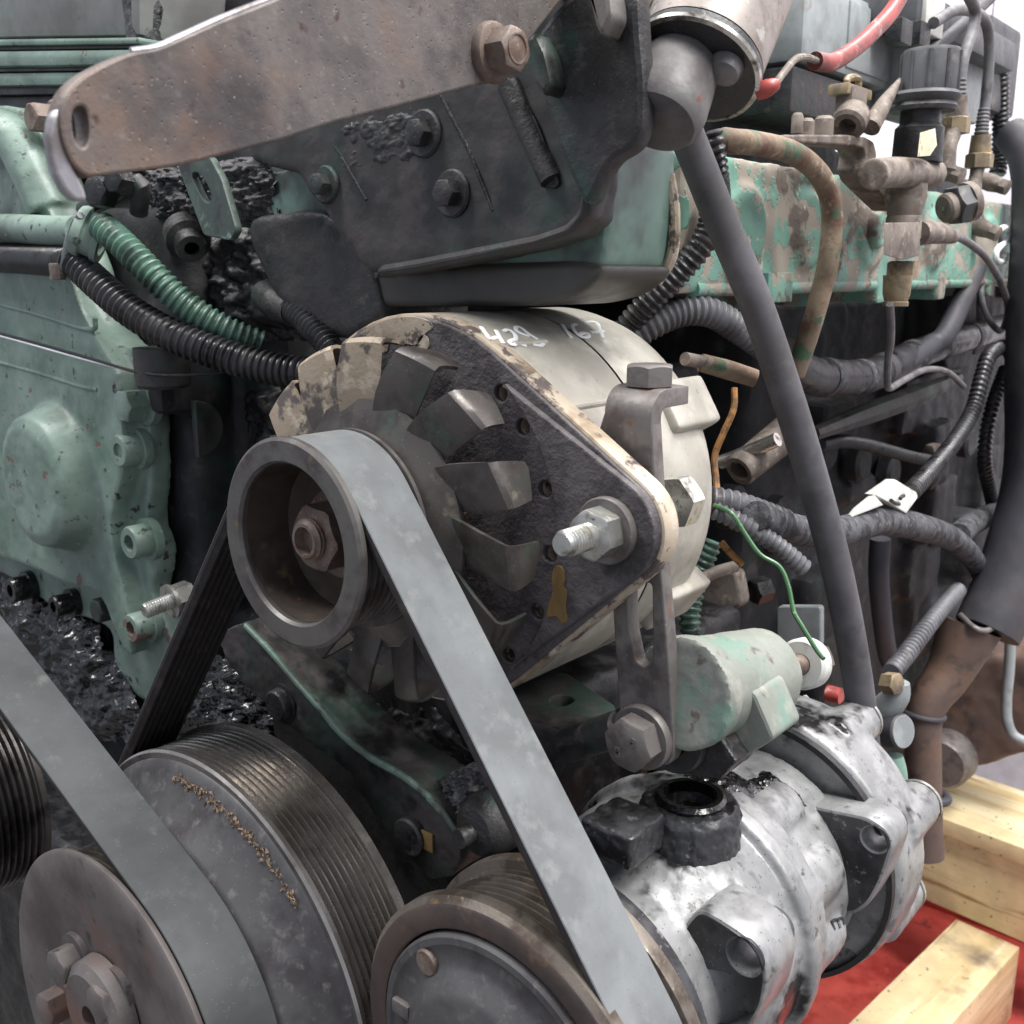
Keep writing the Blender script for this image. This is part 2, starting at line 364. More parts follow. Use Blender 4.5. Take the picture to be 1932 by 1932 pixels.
M_altf = mat('dirty_alternator_face', (90, 85, 86), [((66, 61, 63), 60, 0.44, 0.6, dict(rough=0.8, h=0.35)), ((94, 90, 90), 200, 0.58, 0.7), ((40, 38, 40), 30, 0.56, 0.68)], rough=0.6, metal=0.1, bump=(300, 0.7), bump2=(900, 0.3))
M_cream = mat('oxidised_cream_casting', (172, 158, 140), [((84, 74, 72), 90, 0.54, 0.6, dict(rough=0.7, h=-0.2)), ((196, 182, 168), 60, 0.58, 0.7), ((128, 110, 88), 40, 0.55, 0.7)], rough=0.66, metal=0.1, bump=(500, 0.2))
M_fan = mat('fan_blade_steel', (86, 81, 78), [((62, 56, 54), 40, 0.46, 0.62, dict(rough=0.35)), ((74, 84, 76), 36, 0.56, 0.66), ((124, 116, 100), 70, 0.66, 0.74, dict(rough=0.8)), ((140, 136, 128), 420, 0.1, 0.05, dict(kind='voro'))], rough=0.42, metal=0.35, bump=(600, 0.08), rnd=True)
M_fanc = mat('fan_blade_cream_dirt', (150, 136, 118), [((88, 80, 76), 60, 0.50, 0.56, dict(rough=0.5)), ((178, 164, 146), 90, 0.58, 0.66)], rough=0.7, metal=0.1, bump=(500, 0.2), rnd=True)
M_rubber = mat('grey_rubber_hose', (88, 86, 90), [((72, 70, 72), 30, 0.46, 0.62), ((92, 88, 86), 90, 0.58, 0.72), ((108, 98, 90), 300, 0.68, 0.76)], rough=0.68, spec=0.35, bump=(900, 0.04))
M_corr = mat('black_corrugated_plastic', (46, 45, 48), [((70, 64, 62), 80, 0.52, 0.68, dict(rough=0.6)), ((26, 25, 27), 50, 0.5, 0.65, dict(rough=0.25))], rough=0.36, spec=0.5, bump=(900, 0.05))
M_corrG = mat('grey_corrugated_plastic', (98, 98, 102), [((74, 72, 76), 60, 0.48, 0.64), ((126, 120, 114), 160, 0.6, 0.72)], rough=0.5, bump=(900, 0.04))
M_corrGr = mat('green_corrugated_hose', (78, 108, 94), [((44, 62, 54), 60, 0.48, 0.62), ((104, 130, 114), 90, 0.58, 0.72), ((30, 30, 31), 40, 0.58, 0.72, dict(rough=0.3))], rough=0.4, bump=(700, 0.06))
M_tape = mat('dusty_cloth_tape', (84, 84, 88), [((56, 55, 58), 80, 0.46, 0.58), ((116, 114, 112), 220, 0.55, 0.68), ((104, 74, 66), 40, 0.62, 0.74)], rough=0.9, spec=0.2, bump=(420, 0.6), bump2=(160, 0.5))
M_pipe = mat('rusty_painted_pipe', (128, 112, 94), [((100, 76, 62), 40, 0.45, 0.6), ((72, 98, 76), 70, 0.56, 0.62), ((168, 156, 136), 90, 0.6, 0.72), ((120, 86, 66), 300, 0.6, 0.7)], rough=0.75, bump=(420, 0.25))
M_plas = mat('dusty_black_plastic', (78, 79, 82), [((60, 60, 63), 40, 0.46, 0.62), ((108, 102, 94), 90, 0.58, 0.7), ((52, 46, 44), 200, 0.66, 0.74)], rough=0.58, bump=(700, 0.06))
M_plasG = mat('grey_plastic_box', (146, 151, 152), [((124, 128, 129), 30, 0.46, 0.62), ((130, 126, 118), 80, 0.6, 0.74)], rough=0.55, bump=(700, 0.04))
M_brass = mat('dusty_brass', (140, 124, 100), [((108, 96, 82), 90, 0.46, 0.62), ((164, 136, 86), 120, 0.6, 0.68, dict(metal=0.7, rough=0.4)), ((178, 166, 148), 180, 0.62, 0.72)], rough=0.6, metal=0.35, bump=(700, 0.1))
M_fit = mat('corroded_fitting', (122, 112, 104), [((92, 82, 76), 80, 0.46, 0.6), ((154, 142, 130), 140, 0.56, 0.68), ((128, 92, 72), 200, 0.64, 0.72)], rough=0.7, metal=0.2, bump=(500, 0.2))
M_wood = mat('pine_timber', (212, 192, 150), [((196, 170, 122), 9, 0.46, 0.60, dict(stretch=(0.12, 1, 1), rn=0.5)), ((226, 210, 172), 30, 0.5, 0.62, dict(stretch=(0.06, 1, 1))), ((150, 112, 72), 60, 0.62, 0.70, dict(stretch=(0.08, 1, 1))), ((120, 106, 88), 10, 0.58, 0.76), ((84, 66, 48), 60, 0.10, 0.04, dict(kind='voro')), ((70, 62, 54), 160, 0.66, 0.72)], rough=0.7, bump=(260, 0.3))
M_red = mat('red_painted_steel', (196, 84, 74), [((150, 44, 40), 12, 0.48, 0.64), ((120, 52, 46), 40, 0.62, 0.72), ((204, 96, 84), 60, 0.6, 0.74)], rough=0.5, bump=(300, 0.1))
M_wall = mat('white_wall_panel', (226, 222, 228), [((214, 208, 216), 3, 0.4, 0.65)], rough=0.55, bump=(60, 0.1))
M_floor = mat('workshop_floor', (120, 116, 114), [((96, 92, 90), 5, 0.45, 0.62)], rough=0.5, bump=(100, 0.2))
M_white = mat('white_plastic', (206, 206, 200), [((150, 144, 132), 80, 0.56, 0.72)], rough=0.5)
M_paintw = mat('white_marker', (238, 240, 240), [], rough=0.6)
M_clear = mat('cloudy_plastic', (196, 192, 204), [((160, 156, 164), 60, 0.5, 0.7)], rough=0.22, alpha=0.55)
M_redw = mat('red_insulation', (158, 66, 60), [((110, 56, 52), 90, 0.46, 0.6), ((176, 130, 120), 140, 0.56, 0.66), ((60, 46, 46), 110, 0.66, 0.72)], rough=0.45)
M_orw = mat('orange_insulation', (150, 104, 52), [((96, 70, 44), 160, 0.5, 0.6)], rough=0.5)
M_grw = mat('green_insulation', (58, 98, 62), [((150, 178, 146), 200, 0.58, 0.68)], rough=0.4)
M_wire = mat('dusty_cable', (104, 102, 104), [((76, 73, 76), 60, 0.48, 0.62), ((128, 118, 110), 120, 0.6, 0.72)], rough=0.6)
M_ochre = mat('ochre_residue', (124, 100, 60), [((112, 88, 50), 160, 0.5, 0.62)], rough=0.6, bump=(400, 0.1))
M_exh = mat('dark_duct', (58, 58, 64), [((74, 70, 72), 20, 0.46, 0.64)], rough=0.6)
M_brown = mat('brown_pipe', (92, 76, 70), [((112, 88, 74), 14, 0.5, 0.66), ((70, 60, 58), 40, 0.52, 0.66)], rough=0.6, bump=(200, 0.2))
M_bellyShade = mat('oily_belly', (66, 64, 60), [((52, 48, 46), 10, 0.42, 0.6, dict(rough=0.4)), ((58, 72, 64), 8, 0.58, 0.68)], rough=0.42, bump=(120, 0.15))  # oil film plus the underside's shade, both mixed into the colour
M_deep = mat('engine_side_dark', (31, 31, 34), [((30, 48, 43), 14, 0.58, 0.66), ((66, 60, 58), 50, 0.58, 0.7)], rough=0.65, bump=(120, 0.6), bump2=(500, 0.2))
# ================================================================== SETTING
g = G(); g.add([(-6000, -3000, -1000), (6000, -3000, -1000), (6000, 6000, -1000), (-6000, 6000, -1000)], [(0, 1, 2, 3)])
struct('floor', g, M_floor)
g = G().box((0, 1660, 400), (6000, 40, 2800)); wall = struct('wall', g, M_wall)
for i in range(-4, 5):
    obj('wall_panel', G().box((i*400-55, 1630, 400), (397, 18, 2800)), M_wall, wall, bevel=2)

# timber pallet behind the engine
def beam(c, size, label, yaw=0.0):
    R_ = np.array([[math.cos(yaw), -math.sin(yaw), 0], [math.sin(yaw), math.cos(yaw), 0], [0, 0, 1]])
    t = G().box((0, 0, 0), size); c = V3(c)*MM
    o = obj('wooden_beam', t, M_wood, bevel=2.0)
    o.location = Vector(c); o.rotation_euler = (0, 0, yaw)
    return tag(o, label, 'timber', 'pallet timbers')
pb = U(1850, 1590, Y=880)
yw = math.radians(-5)
beam((pb[0]-100, 880+60, pb[2]+10), (1500, 130, 20), 'flat pine board on top of the pallet bearer, lit from above', yw)
beam((pb[0]-100, 880+48, pb[2]-2-46), (1500, 90, 90), 'thick pine bearer under the flat board behind the compressor', yw)
pe = U(1790, 1850, Z=pb[2]-105)
bo = beam((0, 0, 0), (760, 70, 90), 'pine stringer running forward under the pallet bearer')
qa = U(*z('I', 1640, 1500), Z=pb[2]-100); qb = U(*z('I', 1180, 1980), Z=pb[2]-100)
dv = qb-qa; ln = np.linalg.norm(dv)
bo.location = Vector((qa-dv/ln*40+dv/ln*380-V3((0, 0, 46)))*MM); bo.rotation_euler = (0, 0, math.atan2(dv[1], dv[0]))
# red steel skid
rz = pb[2]-190
t = thing('steel_skid', 'red painted steel skid lying under the pine timbers', 'skid', (0, 820, rz))
obj('deck', G().box((-50, 760, rz-22), (900, 560, 20)), M_red, t, bevel=3)
obj('lip', G().box((-50, 1046, rz+20), (1200, 12, 190)), M_red, t, bevel=3)

# ================================================================== ENGINE BLOCK
eb = thing('engine_block', 'dark oily engine block side behind the alternator', 'engine', (-300, 500, -620))
g = G(); g.box((-420, 450, -180), (400, 700, 640)); g.box((-300, 900, -180), (520, 900, 520))
g.box((-330, 330, 190), (340, 330, 160))
g.box((-330, 190, 60), (300, 110, 240))
random.seed(3)
for i in range(26):
    y_ = random.uniform(300, 1150); z_ = random.uniform(-330, 90)
    g.box((-40+random.uniform(-12, 20), y_, z_), (random.uniform(20, 60), random.uniform(20, 90), random.uniform(14, 80)))
for i in range(10):
    g.box((-222, random.uniform(100, 240), random.uniform(-260, 60)), (16, random.uniform(12, 50), random.uniform(10, 40)))
obj('crankcase', cast(g, 5, 4, rough=2.0, rs=0.06), M_deep, eb)
obj('lower_case', cast(G().box((-425, 62, -520), (420, 60, 520)).box((-115, 220, -360), (286, 210, 520)), 5, 4, rough=2.0, rs=0.06), M_black, eb)
for i in range(9):                                  # bosses along the crankcase side
    p = V3((-34, 330+i*75, -40-20*(i % 3)))
    g = G().lathe([(0, 0), (16, 0), (16, 10), (13, 13), (0, 13)], p, (1, 0, 0), 24)
    obj('boss', g, M_deep, eb, bevel=0)

# ------------------------------------------------------------------ timing cover
tc_ = thing('timing_cover', 'green painted timing cover with round raised boss and scalloped bolt flange', 'engine cover', U(150, 1250, Y=80))
fl = [(296, 680), (280, 720), (281, 800), (284, 900), (279, 985), (294, 1030), (294, 1075), (287, 1120), (318, 1200), (345, 1262),
      (300, 1330), (240, 1300), (214, 1240), (207, 1192), (172, 1170), (120, 1155), (60, 1120), (0, 1080), (-140, 1020), (-190, 700), (-170, 300), (-60, 205), (60, 215), (100, 300), (150, 440), (200, 590), (236, 650)]
P_ = lambda L_, Y: [(U(a, b, Y=Y)[0], U(a, b, Y=Y)[2]) for a, b in L_]
g = G().prism(smoothpoly(P_(fl, 82), 4), 82, 96)
bd = [(225, 705), (232, 790), (238, 880), (215, 975), (222, 1050), (238, 1110), (250, 1180), (252, 1235), (225, 1200), (190, 1120), (120, 1095), (40, 1060), (-140, 990), (-190, 700), (-160, 330), (-50, 235), (30, 232), (70, 330), (110, 430), (160, 590)]
g.prism(smoothpoly(P_(bd, 70), 4), 68, 84)
bc = U(92, 905, Y=60)
g.lathe([(0, -13), (34, -13), (41, -10), (47, 6), (50, 30), (0, 30)], (bc[0], 60, bc[2]), (0, 1, 0), 48)
# raised oil gallery at the top
a_, b_ = U(20, 260, Y=66), U(90, 420, Y=66)
g.tube([U(-60, 250, Y=70), U(10, 250, Y=68), U(50, 300, Y=70), U(95, 400, Y=74)], 13, 16)
obj('cover_shell', cast(g, 1.6, 5, rough=0.5, rs=0.05), M_green, tc_)
for L_ in (((-60, 560), (60, 590), (168, 622), (180, 600)), ((-60, 668), (60, 700), (150, 728), (185, 735))):
    obj('cover_crease', G().tube([U(a, b, Y=68.6) for a, b in L_], 1.5, 8), M_green, tc_)
obj('gasket', plate(smoothpoly(P_([(a+4, b+1) for a, b in fl], 97), 4), [], 96.5, 99, 0.2), M_black, tc_)
for (px, py), af, fr, mt in (((243, 765), 17, 13, M_green), ((72, 222), 15, 11, M_rust), ((193, 1150), 14, 10, M_greenD)):
    p = U(px, py, Y=72)
    g = G().lathe([(0, 14), (fr, 14), (fr, 9), (fr-1, 8), (0, 8)], p, (0, 1, 0), 36); g.hexp(p+V3((0, 9, 0)), (0.0, -1, 0), af, 14)
    obj('flange_bolt', g, mt, tc_)
for (px, py), r_ in (((246, 848), 9.5), ((266, 1020), 10), ((268, 1180), 9), ((122, 1140), 7.5), ((40, 1110), 9)):
    p = U(px, py, Y=74)
    g = G().lathe([(0, 0), (r_*0.45, 0), (r_*0.45, -2), (r_*0.5, -8), (r_*0.9, -8), (r_, -6.5), (r_, 3), (r_*1.3, 3), (r_*1.3, 8), (0, 8)], p, (0, 1, 0), 32)
    obj('socket_screw', g, M_green if px > 240 else M_goo, tc_)
# stud with nut at the foot of the cover
p = U(312, 1138, Y=66); ax = imgaxis(312, 1138, -0.92, 0.35, 0.42)
g = G().hexp(p-ax*16, ax, 15, 12); g.lathe([(0, 0), (10, 0), (10, 2), (0, 2)], p-ax*4.5, ax, 30)
sd = obj('stud_nut', g, M_zinc, tc_)
obj('stud', G().thread(p-ax*16, ax, 4.6, 29, 1.6), M_zinc, sd)
# tabs on the block side next to the cover
g = plate(circ(0, 0, 15, 24, -90, 90), [], 0, 5, 0.8, M=lambda q: U(366, 810, X=-208)+V3((0, 0, 0))+V3((q[1]-2, q[0]*1.2, q[2]*1.1)))
obj('half_round_lug', g, M_greenD, eb)
p = U(306, 690, X=-206)
obj('plug', G().lathe([(0, 22), (15, 22), (15, 2), (13, 0), (0, 0)], p-V3((0, 0, 12)), (0, 0, 1), 32), M_greenD, eb)
p = U(362, 470, X=-190)
obj('pipe_union', G().lathe([(4, 3), (4, 0), (7.5, 0), (8.5, 2), (8.5, 9), (12, 10), (12, 22), (0, 22)], p, imgaxis(362, 470, 0.2, 0.5, 0.9)*-1, 32), M_dkcast, eb)
p = U(547, 440, Y=118)
obj('rubber_plug', G().lathe([(0, 0), (11, 0), (14, 3), (14, 20), (0, 20)], p, (0.25, 1, 0), 32), M_dkcast, eb)

# valve cover, top left
vc = thing('rocker_cover', 'grey rocker cover with green moulded edge above the timing cover', 'engine cover', U(60, 140, Y=110))
def lbar(y0, y1, Y, depth, mt, bev=2.0, nm='flange'):
    a, b = U(-160, y0, Y=Y), U(-160, y1, Y=Y); c, d = U(262, y0-6, Y=Y), U(262, y1-6, Y=Y)
    pts = [a, b, d, c]; g = G().add(pts+[q+V3((0, depth, 0)) for q in pts], [(0, 1, 2, 3), (7, 6, 5, 4), (0, 4, 5, 1), (1, 5, 6, 2), (2, 6, 7, 3), (3, 7, 4, 0)])
    obj(nm, g, mt, vc, bevel=bev)
M_lid = mat('rocker_cover_paint', (120, 120, 118), [((102, 100, 98), 14, 0.45, 0.62), ((120, 132, 122), 20, 0.58, 0.7), ((90, 76, 70), 60, 0.66, 0.74), SPKf], rough=0.5, bump=(300, 0.08))
lbar(-140, 74, 108, 60, M_lid, 5, 'lid'); lbar(76, 88, 102, 60, M_green, 2); lbar(90, 97, 105, 50, M_dkcast, 1.0, 'seal'); lbar(98, 128, 101, 60, M_green, 3); lbar(130, 138, 106, 50, M_black, 1.0, 'seal')
lbar(139, 165, 104, 60, M_green, 3, 'head_edge'); lbar(166, 182, 108, 60, M_dkcast, 2, 'seal'); lbar(183, 260, 112, 50, M_dkcast, 3, 'head_face')

# fan support casting stump behind the bar, top left
t = thing('hose_stub', 'grimy upright hose stub behind the rusty bar', 'hose', U(280, 90, Y=120))
obj('stub', G().tube([U(268, -60, Y=120), U(276, 20, Y=120), U(270, 100, Y=116)], [15, 13, 9], 20), M_dryg, t)

# ------------------------------------------------------------------ thermostat housing (dark green, centre top)
th = thing('coolant_housing', 'oil stained dark green coolant housing above the alternator', 'engine housing', U(900, 560, Y=120))
g = G()
up = [(470, 300), (560, 330), (700, 522), (860, 500), (1000, 470), (1075, 446), (1108, 420), (1118, 350), (1130, 250), (1150, 100), (1160, -60), (1040, -80), (700, -60), (440, 100)]
g.prism(P_(up, 84), 84, 102)
lo = [(620, 470), (690, 588), (800, 600), (1000, 596), (1180, 585), (1235, 555), (1262, 505), (1268, 400), (1255, 330), (1170, 270), (1000, 300), (640, 380)]
tk = G().prism(fillet([(-150, 150), (-130, 98), (-70, 88), (40, 90), (58, 93), (69, 102), (73, 124), (72, 156), (-20, 160)], 8), 104, 152)
obj('lower_tank', cast(tk, 1.6, 8), M_greenC, th)
obj('tank_belly', cast(G().prism(fillet([(-152, 120), (-132, 97), (-72, 85), (42, 88), (60, 92), (70.5, 99), (72.6, 104), (60, 106), (-60, 104)], 6), 101, 153), 1.4, 6), M_bellyShade, th)  # separate belly part carries the tank's underside shade in its colour, besides the oil
obj('body', cast(g, 1.8, 9, rough=0.7, rs=0.07), M_greenD, th)
# thick lip of the upper casting
lp_ = [(700, 525), (790, 513), (900, 491), (1010, 467), (1075, 445), (1104, 413), (1116, 360), (1098, 350), (1086, 400), (1062, 424), (1005, 444), (895, 466), (785, 488), (715, 500)]
obj('casting_lip', plate(fillet(P_(lp_, 80), 2), [], 80, 92, 2.2), M_greenD, th)
cs = [(470, 420), (540, 400), (620, 400), (690, 470), (716, 540), (722, 610), (640, 640), (560, 600), (500, 520)]
obj('inlet_elbow', cast(G().prism(smoothpoly(P_(cs, 100), 4), 98, 160), 1.6, 34, rough=0.6, rs=0.08), M_dkcast, th)
# smooth corner in lighter paint
g = G().tube([U(1262, 330, Y=150), U(1272, 400, Y=150), U(1268, 480, Y=152), U(1240, 530, Y=152)], 2.6, 10)
obj('gasket_edge', g, M_cream, th)
# dark flange plate on the right of the housing
fp = [(1060, 0), (1145, -60), (1200, -60), (1206, 60), (1215, 160), (1213, 240), (1195, 282), (1150, 306), (1106, 400), (1060, 300), (1020, 180), (1000, 80)]
obj('flange_plate', plate(fillet(P_(fp, 76), 6), [], 76, 85, 2.5), M_dkcast, th)
for L_ in (((600, 540), (760, 860), (895, 1190)), ((0, 820), (90, 980), (180, 1130))):
    obj('groove', G().tube(zY('B', L_, 84.2), 0.9, 8), M_black, th)
obj('recess_shade', plate(fillet(xz('B', [(900, 430), (1010, 440), (1150, 700), (1275, 1040), (1240, 1072), (1165, 1040), (1050, 790)], 83), 3), [], 82.4, 85, 0.5), M_black, th)  # flat plate, blackened to carry the shade of a deep slot
obj('inner_pipe', G().tube(zY('B', ((985, 480), (1110, 770), (1225, 1020)), 83.5), 4.6, 14), M_dkcast, th)
for k_, x_, y_, r_ in (('B', 620, 1090, 8), ('B', 460, 750, 8), ('A', 1800, 1040, 7)):
    p = U(*z(k_, x_, y_), Y=79)
    g = G().lathe([(0, 8), (r_*1.2, 8), (r_*1.2, 4), (r_*1.1, 3), (0, 3)], p, (0, 1, 0), 32); g.hexp(p+V3((0, 4, 0)), (0, -1, 0), r_*1.25, 6)
    obj('bolt', g, M_dkcast, th)
for k_, pts in (('B', ((1060, 230), (1130, 180), (1190, 300), (1230, 480), (1190, 550), (1130, 480))), ('B', ((1430, -40), (1560, -40), (1575, 100), (1520, 220), (1480, 170)))):
    obj('rib', plate(fillet(xz(k_, pts, 68), 2), [], 67, 80, 2), M_greenD if k_ == 'B' and pts[0][0] < 1200 else M_steelD, th)

# green slotted tab
tb = [(1000, 930), (1180, 880), (1250, 1010), (1335, 1300), (1300, 1360), (1150, 1330)]
hs = [(1085, 1000), (1110, 975), (1150, 1010), (1190, 1090), (1185, 1140), (1145, 1125)]
tag(obj('slotted_tab', plate(fillet(xz('A', tb, 60), 2.5), [smoothpoly(xz('A', hs, 60), 3)], 60, 64, 0.6), M_greenM),
    'small green steel tab with an oval slot hanging below the rusty bar', 'bracket')

# ------------------------------------------------------------------ rusty brace bar: a flat arm in the engine's fore-and-aft plane
BX = 70.0
bb = thing('brace_bar', 'long rusty flat steel arm with slotted free end bolted at the top of the engine', 'steel bar', U(700, 210, X=BX))
ol = [z('A', *p) for p in ((490, 1005), (730, 975), (1000, 940), (1250, 880), (1600, 790))]+[z('B', *p) for p in ((0, 690), (440, 580), (760, 490), (900, 465), (1030, 330), (1150, 165), (1280, 0))]
ol += [(1120, -70), (760, -90), (600, -40), (511, 0)]+[z('A', *p) for p in ((1250, 110), (1000, 222), (880, 272), (740, 292), (600, 352), (460, 430), (375, 520), (335, 640), (350, 790), (410, 930))]
PX = lambda L_: [(U(a, b, X=BX)[1], U(a, b, X=BX)[2]) for a, b in L_]
swp = lambda x1: (lambda q: V3((x1-q[1], q[0], q[2])))         # plate made in (y,z), thickness running to -X from x1
obj('bar', plate(fillet(PX(ol), 2.5), [smoothpoly(PX([z('A', *p) for p in ((415, 640), (440, 605), (480, 610), (500, 680), (500, 780), (470, 830), (435, 800), (415, 720))]), 3)], 0, 7, 0.8, M=swp(BX)), M_steel, bb)
obj('end_lip', plate(fillet(PX([z('A', *p) for p in ((350, 600), (310, 650), (294, 780), (322, 960), (384, 1080), (450, 1138), (512, 1128), (490, 1060), (440, 960), (400, 850), (372, 700))]), 2), [], 1.2, 5, 0.8, M=swp(BX)), M_pale, bb)
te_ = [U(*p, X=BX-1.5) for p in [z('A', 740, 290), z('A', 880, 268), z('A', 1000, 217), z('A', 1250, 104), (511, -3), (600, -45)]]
obj('edge_highlight', G().tube(te_, 0.9, 8), M_pale, bb)  # highlight on the bar's upper edge, built in as a thin pale tube
p = U(*z('B', 880, 300), X=BX)
g = G().lathe([(0, 0), (9.6, 0), (9.6, 1.8), (8.8, 3.0), (7.4, 3.4), (0, 3.4)], p, (1, 0, 0), 40); g.hexp(p+V3((3, 0, 0)), (1, 0, 0), 12.6, 8.5, rot=0.2)
fb = obj('flange_bolt', g, M_rust, bb)
obj('head_mark', G().lathe([(4.1, 0.2), (4.9, 0.2), (4.8, 0.6), (4.2, 0.6)], p+V3((11.3, 0, 0)), (1, 0, 0), 24, closed=True), M_rust, fb)

# small nuts and grime in the gap below the bar
t = thing('cable_clamp', 'black grimy clamp under the left end of the rusty bar', 'clamp', U(205, 340, Y=60))
obj('nut', G().hexp(U(205, 365, Y=62), (0.2, -1, 0.1), 15, 10), M_black, t); obj('nut', G().hexp(U(240, 345, Y=66), (0.2, -1, 0.1), 12, 10), M_black, t)
obj('strap', G().tube([U(160, 395, Y=70), U(200, 375, Y=66), U(262, 345, Y=70), U(262, 400, Y=75)], 5, 12), M_dkcast, t)
# ================================================================== ALTERNATOR (axis along Y through the origin)
al = thing('alternator', 'dirty aluminium alternator with numbers 429 167 written on its top', 'alternator', (0, 110, -86))
E_ = U(1137, 1003, Y=62); ex, ez = E_[0], E_[2]; er = 21.5
# front housing plate: hull of disc and ear
def hull2(r1, cx, cz, r2, n=40):
    d = math.hypot(cx, cz); b = math.atan2(cz, cx); a = math.acos((r1-r2)/d); o_ = []
    for i in range(n+1): t_ = b+a+(2*math.pi-2*a)*i/n; o_.append((r1*math.cos(t_), r1*math.sin(t_)))
    for i in range(17): t_ = b-a+2*a*i/16; o_.append((cx+r2*math.cos(t_), cz+r2*math.sin(t_)))
    return o_
def hl_sort(L_): return sorted(L_, key=lambda q: -math.atan2(q[1]-ez, q[0]-ex) if True else 0)
hol = [circ(73.5*math.cos(math.radians(a)), 73.5*math.sin(math.radians(a)), 3.4, 14) for a in (104, 85, 49, 36, 16, -4, -24, -45, 125)]
fh = obj('front_housing', plate(hull2(85, ex, ez, er), hol+[circ(ex, ez, 5.5, 20)], 70, 80, 1.2), M_cream, al)
obj('face', plate(hull2(83.2, ex, ez, er-1.6), hol+[circ(0, 0, 30, 32), circ(ex, ez, 5.5, 20)], 68.4, 72, 0.6), M_altf, fh)
hl = [q for q in hull2(83.2, ex, ez, er-1.8) if q[0] > 40 and math.hypot(*q) > 83.5]
ia = [(79*math.cos(math.radians(a)), 79*math.sin(math.radians(a))) for a in range(-46, 54, 5)]
obj('raised_ear', plate(fillet(ia+hl_sort(hl), 0.6), [circ(ex, ez, 5.5, 20)], 65.5, 70, 0.8), M_altf, fh)
obj('oxide_patch', plate(smoothpoly(xz('E', [(330, 182), (480, 100), (620, 84), (715, 108), (738, 150), (700, 180), (660, 240), (570, 268), (530, 230), (430, 205)], 68), 3), hol[:2], 68.0, 69, 0.2), M_cream, fh)
obj('inner_shell', G().lathe([(28, 76), (28, 70.5), (50, 74), (66, 74.5), (66, 79)], (0, 0, 0)), M_black, fh)
# stator body halves with seam
rh = obj('housing', G().lathe([(60, 80.5), (84.2, 80.5), (84.8, 84), (84.8, 128), (84.2, 129.4)], (0, 0, 0), seg=96), M_alu, al)
bk = G().lathe([(84.2, 131), (85, 132.2), (85, 168), (83, 176), (77, 183), (66, 188), (40, 190), (0, 190)], (0, 0, 0), seg=96)
obj('rear_housing', bk, M_alu, al, smooth=50)
obj('seam', G().lathe([(83.2, 126), (83.6, 132)], (0, 0, 0), seg=96), M_black, al)
# casting ridges along the body and a rear boss
for a, y0, y1, r_ in ((36, 88, 126, 1.6), (36, 134, 172, 1.6), (60, 84, 104, 1.4), (5, 90, 126, 1.5)):
    c_ = (84.6*math.cos(math.radians(a)), 84.6*math.sin(math.radians(a)))
    obj('casting_ridge', G().tube([(c_[0], y0, c_[1]), (c_[0], y1, c_[1])], r_, 10), M_alu, rh)
for a, y_, L_ in ((31, 166, 20), (-36, 170, 16)):
    ra = math.radians(a); Rm = np.array([[math.cos(ra), 0, -math.sin(ra)], [0, 1, 0], [math.sin(ra), 0, math.cos(ra)]])
    c_ = V3((81*math.cos(ra), y_, 81*math.sin(ra)))
    obj('boss', cast(G().box(c_, (17, 38, 24), Rm), 1.0, 60), M_alu, al)
    q = c_+V3((0, 14, 0))
    if a > 0: obj('terminal', G().tube([U(1292, 677, Y=186), U(1330, 684, Y=200)], 3.2, 12), M_fit, al); obj('terminal_sleeve', G().tube([U(1322, 684, Y=199), U(1370, 697, Y=208), U(1425, 714, Y=218)], [4.4, 4.8, 4.4], 14), M_pipe, al)
    else: obj('terminal', G().tube([q, q+V3((4, L_+8, 3)), q+V3((8, L_+20, 4))], 3.0, 12), M_fit, al)
# ear bolt
eb_ = obj('washer', G().lathe([(5.6, 0), (12.6, 0), (12.6, -2.4), (12, -3), (5.6, -3)], (ex, 65.4, ez), (0, 1, 0), 40, closed=True), M_steelD, al)
obj('nut', G().hexp((ex, 62.6, ez), (0, -1, 0), 17, 9.5, rot=0.3), M_zinc, al)
obj('stud', G().thread((ex, 66, ez), (0, -1, 0), 5, 28, 1.7), M_zinc, al)
obj('bolt_head', G().hexp((ex+1, 106, ez+3), (0, 1, 0), 19, 10, rot=0.2), M_zinc, al)
obj('bolt_shank', G().lathe([(5, 80), (5, 107)], (ex, 0, ez), (0, 1, 0), 20), M_zinc, al)
# ochre residue on the face
rs = smoothpoly(xz('E', ((1430, 1500), (1470, 1500), (1490, 1560), (1480, 1610), (1500, 1640), (1490, 1730), (1500, 1800), (1470, 1820), (1440, 1780), (1385, 1780), (1400, 1700), (1420, 1640), (1415, 1560)), 65), 3)
obj('residue', plate(rs, [], 64.9, 66.2, 0.2), M_ochre, al)
# handwritten numbers on the top of the housing
def stroke(pts, r_=0.55):
    n_ = crom([(a, b, 0) for a, b in pts], 6); L_ = [UC(*z('S', q[0], q[1]), 0, 0, 85.0) for q in n_]; return L_
DIG = [[(140, 215), (200, 300), (245, 350), (320, 330)], [(310, 255), (350, 330), (395, 405)],
       [(395, 265), (450, 245), (520, 290), (540, 350), (490, 370), (465, 390), (500, 425), (560, 405), (660, 435)],
       [(690, 320), (620, 300), (545, 260), (540, 215), (600, 225), (680, 290), (760, 340), (850, 400), (820, 430), (730, 415)],
       [(1075, 190), (1120, 260), (1180, 340)], [(1240, 185), (1190, 200), (1220, 270), (1290, 330), (1370, 330), (1370, 290), (1310, 285), (1265, 310)],
       [(1315, 165), (1390, 155), (1470, 165), (1510, 240), (1545, 345)], [(1400, 275), (1480, 270), (1560, 265)]]
g = G()
for s_ in DIG:
    L_ = stroke(s_)
    for a, b in zip(L_, L_[1:]): pass
    g.tube(L_, 1.05, 8, raw=True, step=1.2)
